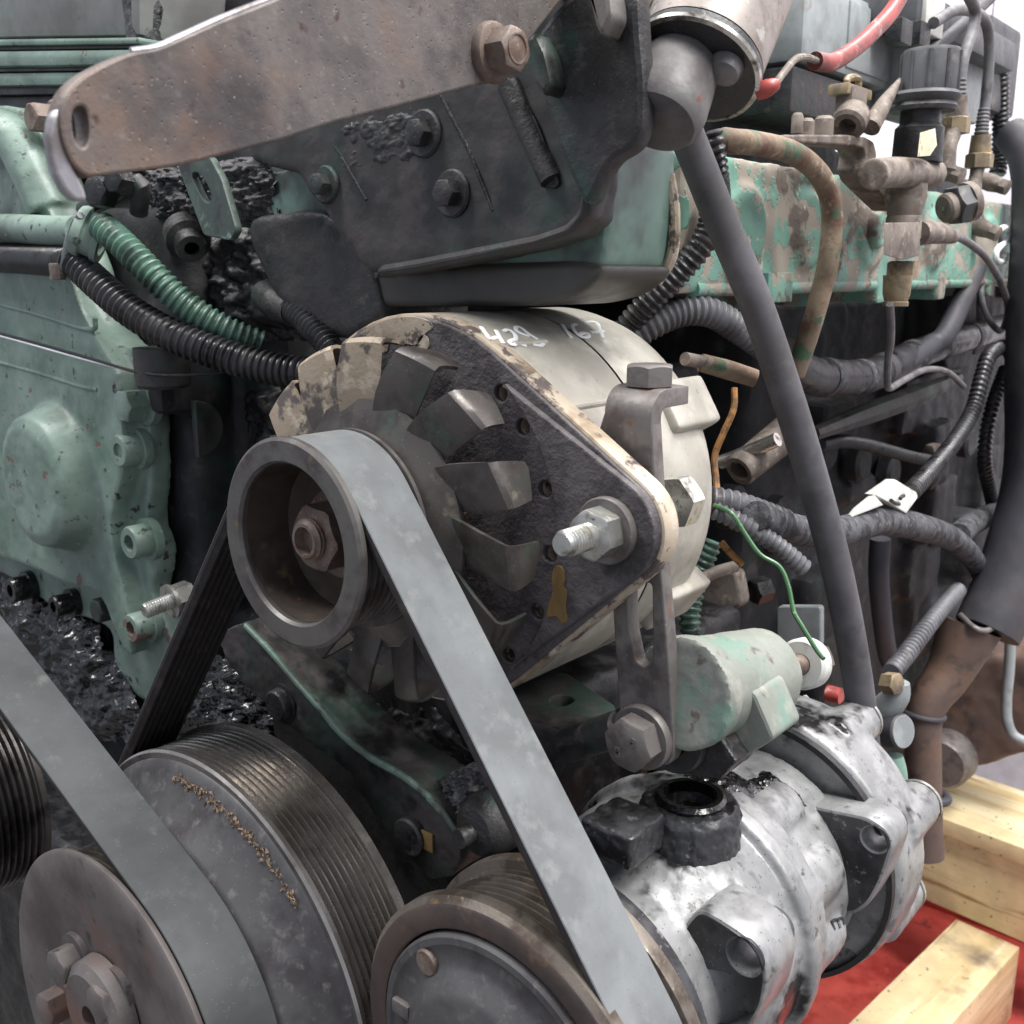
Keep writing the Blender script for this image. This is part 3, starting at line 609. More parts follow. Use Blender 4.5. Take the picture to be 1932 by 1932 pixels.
for i, q in enumerate(g.v):                          # press the paint flat on the cylinder
    rr = math.hypot(q[0], q[2]); k = (85.05+0.25*max(-1, min(1, rr-85.0)))/rr; g.v[i] = (q[0]*k, q[1], q[2]*k)
obj('painted_number', g, M_paintw, al)
# fan
fan = obj('fan', G().lathe([(10, 30), (22, 31), (30, 33), (38, 36.8), (46, 40.2), (52, 42.0), (52, 43.5), (46, 42), (38, 38.6), (28, 35), (10, 33)], (0, 0, 0), seg=60, closed=True), M_fan, al)
def bladeg():
    bm = bmesh.new(); g_ = []
    def pt(r, th, y): a = math.radians(th); return bm.verts.new((r*math.cos(a), y, r*math.sin(a)))
    # rows across the blade from leading (upper) to trailing edge; columns along radius then back along the flap
    n = 6; rows = []
    for i in range(n+1):
        t_ = i/n; row = []
        tip = 0-14*t_; root = 9-22*t_
        yb = 40.5+4.0*t_**1.5; ye = 62-3*t_
        for r_, f_ in ((44, -0.2), (50, 0), (56, 0.25), (63, 0.55), (70, 0.82), (74.5, 0.97)):
            row.append(pt(r_, root+(tip-root)*f_, yb-1.6*math.sin(math.pi*f_)*(1-t_)))
        for k, (r_, fy) in enumerate(((76.2, 0.10), (76.4, 0.3), (75.5, 0.65), (74.2, 1.0))):
            cut = 1.0 if t_ > 0.15 else 0.93
            row.append(pt(r_, tip-1.5*fy+(2.5*fy*t_), yb+(ye-yb)*fy*cut))
        rows.append(row)
    for a, b in zip(rows, rows[1:]):
        for i in range(len(a)-1): bm.faces.new((a[i], a[i+1], b[i+1], b[i]))
    bmesh.ops.recalc_face_normals(bm, faces=bm.faces)
    bmesh.ops.solidify(bm, geom=bm.faces[:], thickness=1.5)
    me = bpy.data.meshes.new('fan_blade'); bm.to_mesh(me); bm.free(); return me
bl0 = obj('fan_blade', bladeg(), M_fan, fan, smooth=40)
for k in range(15):
    b_ = bl0 if k == 0 else bl0.copy()
    if k: COL.objects.link(b_)
    b_.rotation_euler = (0, -math.radians(27+24*k), 0)
    if k: b_.parent = fan
    b_.location = -al.location-fan.location
    if k in (3, 4, 5):
        b_.material_slots[0].link = 'OBJECT'; b_.material_slots[0].material = M_fanc
# pulley
def ribprof(r, y0, n, pitch=3.56, depth=2.8):
    p = []
    for i in range(n):
        a = y0+i*pitch; p += [(r, a), (r, a+0.5), (r-depth, a+1.5), (r-depth, a+2.0), (r, a+3.05)]
    p.append((r, y0+n*pitch)); return p
pu = obj('pulley', G().lathe([(31.4, 12), (31.4, 1.4), (32.4, 0), (40, 0), (41.4, 1), (41.4, 3.2), (38.2, 4.0)]+ribprof(37.6, 4.2, 8)+[(41, 33.2), (41, 35), (31, 35), (20, 33), (20, 30), (28, 30), (31.4, 28)], (0, 0, 0), seg=96, closed=True), M_pulley, al)
obj('pulley_recess', G().lathe([(31.2, 3.5), (31.0, 24), (27, 28.5), (14, 29), (10, 29)], (0, 0, 0), seg=64), M_pulrust, pu)
nt_ = obj('shaft_nut', G().lathe([(6.5, 28), (18.5, 28), (19, 26.5), (19, 24.5), (18, 23.6), (10, 23.6)], (0, 0, 0), seg=40).hexp((0, 24.5, 0), (0, -1, 0), 24.5, 13, rot=0.1), M_rust, al)
obj('shaft', G().thread((0, 24, 0), (0, -1, 0), 8.6, 16.5, 1.6, 32, bore=5.6), M_rust, nt_)

# ------------------------------------------------------------------ slotted adjusting strap behind the ear
st = thing('adjusting_strap', 'grey slotted steel strap with bent top beside the alternator ear', 'bracket', U(1222, 1430, Y=84))
YS = 84
so = [(1143, 768), (1229, 790), (1233, 860), (1238, 940), (1243, 1010), (1247, 1070), (1262, 1247), (1272, 1424), (1262, 1445), (1190, 1440), (1172, 1400), (1166, 1306), (1162, 1247), (1156, 1153), (1146, 1050), (1136, 920), (1128, 815)]
sh = [z('K', *p) for p in ((590, 330), (640, 300), (740, 300), (742, 420), (745, 700), (740, 820), (690, 845), (640, 800), (600, 600))]
sl = obj('strap', plate(fillet(P_(so, YS), 3), [fillet(P_(sh, YS), 2.5)], YS, YS+7, 0.8), M_steelD, st)
# bent top: shelf running back from the upper edge
tl, tr = U(1143, 762, Y=YS), U(1229, 775, Y=YS)
g = G(); n_ = 8; w_ = tr-tl; ins = []; 
prof = [(0, -18)]+[(10-10*math.cos(math.radians(90*i/n_)), 10*math.sin(math.radians(90*i/n_))-0) for i in range(n_+1)]+[(26, 10)]
pin = [(7, -18)]+[(10-3*math.cos(math.radians(90*i/n_)), 3*math.sin(math.radians(90*i/n_))) for i in range(n_+1)]+[(26, 3)]
prof = prof+pin[::-1]; v_ = []
for e_ in (tl, tr):
    for dy, dz in prof: v_.append(e_+V3((0.3 if e_ is tr else -0.3, dy-0.35, dz-3)))
m_ = len(prof); g.add(v_, [tuple(range(m_)), tuple(range(m_, 2*m_))[::-1]]+[(i, (i+1) % m_, (i+1) % m_+m_, i+m_) for i in range(m_)])
obj('bent_top', g, M_steelD, st, bevel=0.6)
pt_ = (tl+tr)/2+V3((0, 14, 7))
obj('top_bolt', G().hexp(pt_, (0, 0, 1), 17, 8, rot=0.5), M_steelD, st)
p = U(*z('K', 670, 1290), Y=YS-2)
g = G().lathe([(0, 2), (13.2, 2), (13.2, -0.5), (12.6, -1.5), (0, -1.5)], p, (0, 1, 0), 40); 
hb = obj('clamp_bolt', g.hexp(p+V3((0, -1.4, 0)), (0, -1, 0), 19, 9, rot=0.2), M_steelD, st)
# grade marks standing proud on the bolt head
def mark(cx, cz, r_): return G().lathe([(r_-0.35, 0), (r_+0.35, 0), (r_+0.3, -0.3), (r_-0.3, -0.3)], (p[0]+cx, p[1]-10.4, p[2]+cz), (0, 1, 0), 16, closed=True)
for cx, cz in ((2.6, 1.4), (2.9, 3.2), (-3.6, -4.4), (-3.9, -2.6)): obj('grade_mark', mark(cx, cz, 0.95), M_steelD, hb)

# ================================================================== BELT SYSTEM
def arcpts(c, r, a0, a1, n):
    return [(c[0]+r*math.cos(a0+(a1-a0)*i/n), c[1]+r*math.sin(a0+(a1-a0)*i/n)) for i in range(n+1)]
def tangent(c1, r1, c2, r2, side):        # outer tangent, side +1: left of travel c1->c2
    d = math.hypot(c2[0]-c1[0], c2[1]-c1[1]); b = math.atan2(c2[1]-c1[1], c2[0]-c1[0]); a = math.acos((r1-r2)/d)
    t_ = b+side*a; return t_, (c1[0]+r1*math.cos(t_), c1[1]+r1*math.sin(t_)), (c2[0]+r2*math.cos(t_), c2[1]+r2*math.sin(t_))
def belt_loop(circles):                   # clockwise loop around circles listed clockwise
    tg = []; n = len(circles); out = []
    for i in range(n):
        (c1, r1), (c2, r2) = circles[i], circles[(i+1) % n]; tg.append(tangent(c1, r1, c2, r2, 1))
    for i in range(n):
        c_, r_ = circles[i]; a0 = tg[i-1][0]; a1 = tg[i][0]
        while a1 > a0: a1 -= 2*math.pi
        k = max(3, int(abs(a1-a0)/0.06)); out += arcpts(c_, r_, a0, a1, k)
        q0, q1 = tg[i][1], tg[i][2]
        for k in range(1, 12): out.append((q0[0]+(q1[0]-q0[0])*k/12, q0[1]+(q1[1]-q0[1])*k/12))
    return out
def beltmesh(path, y0, n, pitch=3.56, th=5.0):
    w_ = n*pitch; prof = [(0, 0.3), (0.0, w_-0.3), (-0.4, w_), (-2.2, w_)]     # (outward offset, y)
    for i in range(n):
        a = w_-i*pitch; prof += [(-2.3, a), (-th, a-1.2), (-th, a-2.4), (-2.3, a-3.4)]
    prof += [(-2.2, 0), (-0.4, 0)]
    back = G(); ribs = G(); N = len(path); m = len(prof); nr = []
    for i in range(N):
        a, b = path[i-1], path[(i+1) % N]; t_ = np.array([b[0]-a[0], b[1]-a[1]]); t_ /= np.linalg.norm(t_); nr.append((-t_[1], t_[0]))
    def sweep(gg, idx):
        v = []; f = []; k = len(idx)
        for i in range(N):
            for j in idx: v.append((path[i][0]+nr[i][0]*prof[j][0], y0+prof[j][1], path[i][1]+nr[i][1]*prof[j][0]))
        for i in range(N):
            for j in range(k-1): f.append((i*k+j, ((i+1) % N)*k+j, ((i+1) % N)*k+j+1, i*k+j+1))
        gg.add(v, f)
    sweep(back, [m-1, 0, 1, 2, 3]); sweep(ribs, list(range(3, m)))
    return back, ribs
CK = (-77.0, -228.0); CP = (103.5, -181.0)
loop = belt_loop([((0, 0), 40.6), (CP, 66.8), ((60, -420), 60), (CK, 113.5)])
bk_, rb_ = beltmesh(loop, 3.6, 8)
bt = thing('drive_belt', 'grey ribbed drive belt running over the alternator pulley down past the compressor', 'belt', (0, 18, -400))
obj('back', bk_, M_belt, bt, smooth=30); obj('ribs', rb_, M_rib, bt, smooth=20)
# front belt over the crank's front groove and the idler on the left
CI = (-352.0, -60.0)
CI = (U(-175, 1490, Y=-34)[0], U(-175, 1490, Y=-34)[2])
f0 = U(0, 1240, Y=-34); 
loop2 = belt_loop([((-596, 33), 60), (CK, 85.5), ((-420, -400), 60)])
bk2, rb2 = beltmesh(loop2, -48.5, 8)
b2 = thing('fan_belt', 'dusty grey ribbed belt passing over the front groove of the crankshaft pulley', 'belt', (-200, -34, -400))
obj('back', bk2, M_beltD, b2, smooth=30); obj('ribs', rb2, M_rib, b2, smooth=20)

# ------------------------------------------------------------------ crankshaft pulley
ck = thing('crankshaft_pulley', 'large dark crankshaft pulley with many polished grooves and a bolted front disc', 'pulley', (CK[0], 0, CK[1]-113))
o_ = (CK[0], 0, CK[1])
obj('grooved_ring', G().lathe([(100, 34), (100, 2), (108, 0.3), (111.5, 0), (112.6, 1.2), (112.6, 3.2), (109.5, 4)]+ribprof(111.8, 3.4, 9, 3.28, 3.1)+[(112.4, 32.9), (114.2, 33.2), (114.2, 37.5), (100, 38)], o_, seg=180, closed=True), M_groove, ck)
obj('damper', G().lathe([(101, 6), (109, 0.8), (108, -1.0), (104, -3.0), (98, -6), (90, -12), (85.5, -17), (83, -19.2), (60, -19.5)], o_, seg=120), M_damper, ck, smooth=60)
obj('front_groove', G().lathe([(60, -19.4), (83, -19.4), (83, -20.5)]+[(r_, h_-48.6) for r_, h_ in ribprof(81, 0, 8)][::-1]+[(83, -49), (60, -49.2)], o_, seg=120), M_groover, ck)
fd = obj('front_disc', G().lathe([(84.5, -48.9), (85.6, -50), (85.6, -51.6), (84.0, -52.6), (70, -52.2), (60, -50.4), (50, -49.4), (40, -49.2), (0, -49.2)], o_, seg=120), M_disc, ck, smooth=50)
for px, py in (z('G', 430, 1560), z('G', 360, 1800), z('G', 660, 1760)):
    p = U(px, py, Y=-51)
    g = G().lathe([(0, 2), (12, 2), (12, -1), (0, -1)], p, (0, 1, 0), 32); g.hexp(p+V3((0, -1, 0)), (0, -1, 0), 15, 9, rot=random.random())
    obj('disc_bolt', g, M_disc, ck)
hp = U(*z('G', 600, 1850), Y=-52)
obj('hub', G().lathe([(6, -1), (6, -8), (20, -8), (24, -5), (25, 2), (6, 2)], hp, (0, 1, 0), 40, closed=True), M_disc, ck)
# crumbs of dried rubber along the damper
g = G(); random.seed(5)
for i in range(230):
    t_ = random.random(); a = math.radians(96-52*t_)+random.gauss(0, 0.01); r_ = 103+random.gauss(0, 1.0)-0.8*math.sin(6*t_)
    q = V3((o_[0]+r_*math.cos(a), -4.0+random.gauss(0, 0.3)+(103-r_)*-0.4, o_[2]+r_*math.sin(a)))
    s_ = random.uniform(0.3, 0.85)
    g.hull([q+V3((random.gauss(0, s_), random.gauss(0, s_*0.6), random.gauss(0, s_))) for _ in range(7)])
cr = obj('rubber_crumbs', g, mat('rubber_crumb', (134, 114, 94), [((108, 90, 74), 300, 0.5, 0.6)], rough=0.9), ck); cr['kind'] = 'stuff'

# idler pulley on the left
ip = thing('idler_pulley', 'dark grooved idler pulley left of the dusty belt', 'pulley', U(-20, 1690, Y=-30))
c_ = V3((-256, -15, -180))
obj('grooved_rim', G().lathe([(20, -36), (56, -36), (58, -35), (58, -33)]+ribprof(56.5, -32, 8)+[(58.5, -3), (58.5, 0), (40, 1), (20, 1)], c_, (0, 1, 0), 96, closed=True), M_grooveD, ip)
# ================================================================== AIR CONDITIONING COMPRESSOR (axis along Y through CP)
cm = thing('compressor', 'oily aluminium air conditioning compressor with lugs below the alternator', 'compressor', (CP[0], 130, CP[1]-75))
o_ = (CP[0], 0, CP[1])
cl = obj('clutch_pulley', G().lathe([(56, 8), (56, 0.6), (57, 0), (65.5, 0), (67.8, 2.2), (67.8, 7), (65, 8)]+ribprof(63.4, 8.5, 7)+[(66.8, 34.5), (67.2, 35.5), (67.2, 40), (50, 41), (50, 30)], o_, seg=140, closed=True), M_groover, cm)
obj('rim_face', G().lathe([(56.4, 5), (56.4, -0.3), (57.4, -0.7), (64.6, -0.7), (65.4, -0.2), (65.4, 3)], o_, seg=120), mat('rusty_rim', (92, 80, 74), [((68, 61, 61), 30, 0.45, 0.6), ((112, 92, 76), 70, 0.58, 0.7)], rough=0.5, metal=0.45, bump=(700, 0.1)), cl)
cp_ = obj('clutch_plate', G().lathe([(55, 4), (55, -1.2), (54, -2.2), (51.5, -2.4), (50.5, -1.6), (44, -1.6), (42, -2.6), (36, -6.6), (33, -7.6), (0, -7.6)], o_, seg=120), M_damper, cl, smooth=40)
for k in range(3):
    a = math.radians(131+120*k); q = (o_[0]+46.5*math.cos(a), -1.6, o_[2]+46.5*math.sin(a))
    obj('rivet', G().lathe([(0, -2.0), (4.6, -1.8), (5.2, -1), (5.2, 0.5)], q, (0, 1, 0), 24), M_rust, cp_)
    a += math.radians(38); q = V3((o_[0]+45*math.cos(a), -2.6, o_[2]+45*math.sin(a)))
    obj('drive_spring', G().box(q, (9, 3, 6)), M_steelD, cp_, bevel=0.8)
obj('coil_housing', G().lathe([(40, 42), (58, 42.5), (60, 44), (60, 52), (50, 58)], o_, seg=80), M_aluD, cm)
# cast body: front neck, barrel, ridges, lugs
g = G().lathe([(0, 54), (42, 54), (45, 60), (46, 76), (50, 84), (57, 96), (60, 106), (60, 130), (60, 150), (0, 150)], o_, seg=64)
g.lathe([(0, 126), (63, 126), (64.5, 128), (64.5, 134), (63, 136), (0, 136)], o_, seg=72)
g.lathe([(0, 136), (54, 136), (54, 200), (0, 200)], o_, seg=64)
for a in (104, 62, 24, -12, -46):
    q = V3((o_[0]+46*math.cos(math.radians(a)), 140, o_[2]+46*math.sin(math.radians(a))))
    g.tube([q, q+V3((0, 36, 0))], 14, 20)
q = U(*z('Q', 690, 1410), Y=78); 
e1 = [(400, 1090), (560, 1180), (720, 1290), (800, 1390), (838, 1540), (800, 1740), (700, 1850), (420, 1750), (330, 1350)]

e2 = [(900, 400), (1100, 430), (1500, 520), (1610, 600), (1640, 720), (1560, 940), (1480, 1080), (1350, 1150), (1000, 900), (800, 600)]

pt_ = U(*z('Q', 340, 470), Z=-118)
body = cast(g, 1.3, 5, rough=0.35, rs=0.12)
# bore the lug holes and the port by cutting with cylinders
def cutters(me, cyl):
    a = bpy.data.objects.new('a', me); COL.objects.link(a); gg = G()
    for o2, ax, r_, h_ in cyl: gg.lathe([(0, -h_/2), (r_, -h_/2), (r_, h_/2), (0, h_/2)], o2, ax, 32)
    b = bpy.data.objects.new('b', gg.mesh()); COL.objects.link(b)
    m = a.modifiers.new('B', 'BOOLEAN'); m.operation = 'DIFFERENCE'; m.object = b; m.solver = 'EXACT'
    dg = bpy.context.evaluated_depsgraph_get(); r = bpy.data.meshes.new_from_object(a.evaluated_get(dg))
    bpy.data.objects.remove(a); bpy.data.objects.remove(b); return r
h1 = U(*z('Q', 690, 1405), Y=78); h2 = U(*z('Q', 1525, 655), Y=186)
body = cutters(body, [(h1, (0, 1, 0), 8.6, 56), (pt_, (0, 0, 1), 11, 30)])
obj('body', body, M_aluC, cm, smooth=40)
e1 = [(400, 1090), (560, 1180), (720, 1290), (800, 1390), (838, 1540), (800, 1740), (700, 1900), (420, 1850), (250, 1500), (300, 1200)]
e2 = [(900, 430), (1100, 435), (1490, 515), (1600, 590), (1645, 700), (1570, 930), (1490, 1075), (1380, 1150), (1000, 1000), (800, 600)]
for pl_, y0, y1, hh, hr, nm in ((e1, 78, 103, h1, 6.9, 'front_lug'), (e2, 186, 207, h2, 5.8, 'rear_lug')):
    lg = obj(nm, plate(fillet(xz('Q', pl_, y0), 5), [circ(hh[0], hh[2], hr, 28)], y0, y1, 1.4), M_aluC, cm)
    cx_, cy_ = np.mean(xz('Q', pl_, y0), axis=0)
    inn = [(a+(cx_-a)*0.07, b+(cy_-b)*0.07) for a, b in xz('Q', pl_, y0)]
    obj('dark_face', plate(fillet(inn, 4), [circ(hh[0], hh[2], hr+1.2, 28)], y0-0.5, y0+1, 0.2), M_aluD, lg)  # front face in darker aluminium than the rest of the lug
    obj('bore', G().lathe([(hr+0.1, y0+1.5), (hr+0.1, y1-1)], (hh[0], 0, hh[2]), (0, 1, 0), 28), M_aluD, lg)
# rear head
g = G().lathe([(0, 204), (66, 204), (70, 207), (71, 212), (71, 236), (67, 246), (56, 252), (0, 253)], o_, seg=80)
for a in (66, 20, -28):
    q = V3((o_[0]+62*math.cos(math.radians(a)), 224, o_[2]+62*math.sin(math.radians(a)))); g.tube([q, q+V3((0, 34, 0))], 12, 20)
obj('rear_head', cast(g, 1.4, 5, rough=0.3, rs=0.1), M_aluC, cm)
obj('head_gasket', G().lathe([(66, 200), (68.6, 200.5), (68.6, 204.6), (66, 205)], o_, seg=80), M_black, cm)
for a in (66, 20, -28):
    q = V3((o_[0]+62*math.cos(math.radians(a)), 258, o_[2]+62*math.sin(math.radians(a))))
    obj('head_bolt', G().lathe([(0, 7), (9, 7), (10, 5), (10, 2), (12, 2), (12, 0), (0, 0)], q, (0, 1, 0), 28), M_zinc, cm)
obj('port_boss', cast(G().lathe([(11, -22), (22, -22), (21, 2), (19, 5), (12, 5.5), (11, 3)], pt_, (0, 0, 1), 40, closed=True), 1.0, 3, rough=0.8, rs=0.3), M_aluD, cm)
obj('port_rim', G().lathe([(11, 3), (14.5, 3), (15, 6.5), (13.5, 8), (11, 8)], pt_, (0, 0, 1), 36, closed=True), M_goo, cm)
# cast letter m on the barrel
tx = [(1245, 1175), (1270, 1235), (1252, 1185), (1285, 1170), (1305, 1225), (1290, 1172), (1318, 1160), (1335, 1200)]
rc = (o_[0]+46*math.cos(math.radians(-12)), o_[2]+46*math.sin(math.radians(-12))); m0 = UC(*z('Q', 1285, 1200), rc[0], rc[1], 14.0)
mn = m0-V3((rc[0], m0[1], rc[1])); mn /= np.linalg.norm(mn)
def onp(px, py): r_ = ray(px, py); return CAM+r_*((m0-CAM)@mn)/(r_@mn)
g = G().tube([onp(*z('Q', *p)) for p in tx], 0.7, 6, n=3, step=0.7); obj('cast_letter', g, M_aluD, cm)
# block bolted to the front neck, oily
p = U(1165, 1570, Z=-112)
obj('hose_block', cast(G().box(p+V3((-4, 10, -6)), (24, 26, 15)), 1.0, 14, rough=0.9, rs=0.2), M_aluD, cm)

# ------------------------------------------------------------------ belt tensioner block with threaded rod
tn = thing('tensioner_block', 'pale green chipped tensioner casting with round barrel beside the slotted strap', 'casting', U(1370, 1440, Y=110))
c0 = U(*z('K', 960, 1000), Y=92); c1 = U(*z('K', 1455, 880), Y=152)
axb = (c1-c0)/np.linalg.norm(c1-c0)
g = G().lathe([(0, -4), (22, -4), (22, 4), (20.5, 8), (20, np.linalg.norm(c1-c0)-4), (18, np.linalg.norm(c1-c0)), (0, np.linalg.norm(c1-c0))], c0, axb, 48)
lq_ = [(930, 900), (1060, 1120), (1210, 1330), (1280, 1440), (1180, 1530), (1050, 1500), (960, 1460), (900, 1200)]
M_chip = mat('chipped_pale_paint', (124, 128, 120), [((108, 132, 120), 40, 0.54, 0.64), ((142, 142, 134), 70, 0.54, 0.68), ((96, 88, 82), 60, 0.64, 0.70, dict(rough=0.8)), ((54, 52, 52), 420, 0.09, 0.04, dict(kind='voro'))], rough=0.6, bump=(600, 0.12))
obj('barrel', cast(g, 1.2, 3, rough=0.3, rs=0.12), M_chip, tn)
obj('side_block', plate(fillet(xz('K', [(960, 960), (1060, 940), (1400, 1000), (1530, 1300), (1290, 1448), (1210, 1340), (1100, 1120)], 106), 2.5), [], 106, 130, 1.6), M_chip, tn)
obj('lower_web', cast(G().prism(xz('K', [(940, 960), (1060, 1110), (1210, 1330), (1285, 1445), (1180, 1560), (1000, 1540), (900, 1450), (880, 1200)], 96), 96, 118), 1.2, 4, rough=0.5, rs=0.2), M_dkcast, tn)
obj('pivot_ring', G().lathe([(8, 0), (14.5, 0), (15.5, 1.5), (15.5, 7), (8, 7)], U(*z('K', 850, 1290), Y=92), (0, 1, 0), 40, closed=True), M_greenD, tn)
q = c1+axb*2
rod = obj('threaded_rod', G().thread(c1-axb*4, axb, 5.0, 58, 2.0), M_rust, tn)
wv = c1+axb*34
obj('white_washer', G().lathe([(5, 0), (10.5, 0), (11.8, 1.5), (11.8, 8), (10, 9.5), (5, 9.5)], wv, axb, 40, closed=True), M_white, tn)
obj('lock_nut', G().hexp(wv+axb*9, axb, 15, 10), M_fit, tn)
# horizontal support plate under the alternator
sp = thing('support_plate', 'greenish grey horizontal plate with oval hole under the alternator', 'bracket', U(1080, 1370, Z=-95))
pz = -92
so = [U(a, b, Z=pz) for a, b in ((985, 1255), (1070, 1270), (1160, 1330), (1165, 1365), (1080, 1385), (1030, 1368), (900, 1340), (860, 1280))]
ho = [U(*z('H', a, b), Z=pz) for a, b in ((1215, 95), (1270, 70), (1330, 80), (1350, 105), (1300, 130), (1240, 130))]
pl = plate(fillet([(q[0], q[1]) for q in so], 3), [smoothpoly([(q[0], q[1]) for q in ho], 3)], 0, 8, 0.8, M=lambda q: V3((q[0], q[2], pz-4+q[1]-4)))
obj('plate', pl, M_greenD, sp)
obj('bolt_shank', G().tube([U(1075, 1405, Y=92), U(1175, 1372, Y=84)], 7.5, 18), M_dkcast, sp)

# green bracket arm below the pulley
ga = thing('bracket_arm', 'long grimy green cast bracket arm between the pulleys', 'bracket', U(820, 1630, Y=60))
top = [(60, 20), (250, 200), (440, 420), (640, 640), (740, 760), (960, 950), (1180, 1080), (1330, 1190), (1500, 1360), (1640, 1560), (1640, 1720), (1560, 1850), (1400, 1880), (1200, 1640), (1000, 1400), (830, 1110), (700, 1000), (520, 880), (330, 720), (120, 520), (-40, 330), (-140, 100)]
g = G().prism(xz('R', top, 56), 56, 84)
obj('arm', cast(g, 1.4, 4, rough=0.7, rs=0.12), M_greenD, ga)
e_ = [U(*z('R', a, b), Y=55) for a, b in ((80, 40), (250, 215), (440, 440), (640, 665), (740, 790), (960, 980), (1180, 1105), (1330, 1215), (1500, 1390), (1630, 1570))]
obj('edge_bead', G().tube(e_, 1.7, 10), M_greenM, ga)
p = U(*z('R', 325, 610), Y=54)
obj('plug', G().lathe([(0, -3.5), (7, -3.5), (8, -2.5), (8.5, 1), (10.5, 1), (10.5, 3), (0, 3)], p, (0, 1, 0), 28), M_dkcast, ga)
p = U(*z('R', 1260, 1560), Y=54)
obj('bolt', G().lathe([(0, -2), (8, -2), (9, -1), (9, 3)], p, (0, 1, 0), 28), M_dkcast, ga)
obj('residue', G().box(U(*z('R', 1380, 1590), Y=55), (9, 1.2, 9)), M_ochre, ga, bevel=0.4)
p = U(*z('R', 1800, 1480), Y=50)
obj('stud_nut', G().lathe([(0, -14), (4, -14), (4.4, -8), (10.5, -6), (13.5, -2), (14, 10), (0, 10)], p, (0.1, 1, 0.05), 32), M_dkcast, ga)

# ================================================================== SOLENOID with flange and end knob
so_ = thing('solenoid', 'rust spotted solenoid cylinder with flanged end and round knob', 'solenoid', U(1309, 133, Y=150))
ax = imgaxis(1309, 140, -0.40, 0.92, 0.66)
c0 = U(1309, 133, Y=110); Rf = 23.6
M_sol = mat('spotted_solenoid_steel', (148, 140, 134), [((120, 108, 100), 60, 0.46, 0.6), ((166, 148, 124), 40, 0.6, 0.7), ((96, 84, 80), 300, 0.62, 0.7), ((172, 168, 164), 160, 0.58, 0.66)], rough=0.5, metal=0.35, bump=(700, 0.08))
obj('can', G().lathe([(0, -130), (Rf, -130), (Rf, -4.5), (Rf+0.6, -4.2)], c0, ax, 72), M_sol, so_)
obj('flange_ring', G().lathe([(Rf-1, -3.6), (Rf+0.8, -3.4), (Rf+1.0, -0.6), (Rf, 0.6), (Rf-3, 0.9), (0, 0.9)], c0, ax, 72), M_dkcast, so_)
obj('flange_edge', G().lathe([(Rf+0.4, -1.2), (Rf+1.2, -0.8), (Rf+0.9, 0.5), (Rf-0.6, 1.0), (Rf-1.0, 0.6)], c0, ax, 72, closed=True), M_bright, so_)
kc = U(*z('M', 740, 640), Y=105)
kd = c0+ax*1.0; kc = kd+(kc-kd)-ax*((kc-kd)@ax)
obj('knob', G().lathe([(0, 0), (13.5, 0), (14.4, 2), (15.4, 10), (16.2, 19), (15.9, 24.5), (14.2, 27), (0, 27.5)], kc, ax, 48), M_knob, so_, smooth=50)
obj('knob_end', G().lathe([(0, 27.9), (12.8, 27.7), (13.8, 27.1)], kc, ax, 48), mat('knob_end_paint', (84, 80, 84), [((64, 60, 64), 60, 0.45, 0.6)], rough=0.5, bump=(400, 0.1)), so_)
for zx, zy in ((1205, 580), (330, 560)):
    q = U(*z('M', zx, zy), Y=110); q = kd+(q-kd)-ax*((q-kd)@ax)
    obj('rivet', G().lathe([(0, 6), (3.5, 5.7), (5.6, 4.3), (6.2, 1.3), (6.2, 0)], q, ax, 28), M_knob, so_)
w_ = [U(*z('C', a, b), Y=y_) for a, b, y_ in ((415, 530, 122), (500, 490, 124))]
lead = thing('solenoid_lead', 'frayed red cable running from the solenoid to the grey control box', 'cable', w_[0])
obj('red_boot', G().tube([w_[0], w_[1], U(*z('C', 530, 480), Y=126)], [2.5, 3.4, 2.2], 12), M_redw, lead)
obj('bare_wire', G().tube([U(*z('C', a, b), Y=y_) for a, b, y_ in ((520, 485, 126), (570, 415, 136), (640, 335, 150), (700, 325, 165), (760, 345, 180))], 1.4, 10), M_fit, lead)
obj('red_sleeve', G().tube([U(*z('C', a, b), Y=y_) for a, b, y_ in ((750, 345, 180), (850, 350, 195), (980, 270, 215), (1100, 160, 236), (1180, 70, 250), (1240, -30, 262))], 3.6, 14), M_redw, lead)
obj('flag_tab', G().hull([U(*z('M', a, b), Y=y_) for a, b in ((390, 1240), (500, 1320), (490, 1420), (440, 1460), (370, 1380)) for y_ in (158, 162)]), M_greenL, so_)
obj('upper_bolt', G().hexp(U(1200, 10, Y=140), imgaxis(1200, 10, -0.5, 0.6, 0.6), 18, 14), M_fit, so_)
# ================================================================== RIGHT-HAND SIDE OF THE ENGINE
def hose(name, label, pts, r, m, cat='hose', corr=None, group=None, seg=18):
    return tag(obj(name, G().tube(pts, r, seg, corr=corr), m), label, cat, group)
def L3(k, pts): return [U(*z(k, a, b), Y=y_) for a, b, y_ in pts]
def LP(pts): return [U(a, b, Y=y_) for a, b, y_ in pts]
hose('rubber_hose', 'long plain grey rubber hose slanting down from below the solenoid', LP([(1290, 240, 178), (1318, 310, 182), (1362, 420, 190), (1425, 570, 200), (1483, 740, 212), (1535, 910, 226), (1580, 1080, 240), (1613, 1250, 254), (1630, 1380, 262), (1634, 1470, 266)]), 7.6, M_rubber, seg=28)
hose('bent_pipe', 'rusty green painted pipe bent like a hook beside the grey hose', [U(a, b, X=x_) for a, b, x_ in ((1366, 264, 62), (1385, 267, 68), (1420, 270, 70), (1487, 285, 72), (1534, 316, 73), (1562, 360, 74), (1570, 417, 74), (1564, 484, 73), (1553, 536, 70), (1537, 594, 66), (1519, 652, 60), (1500, 705, 54))], 5.6, M_pipe, 'pipe', seg=20)
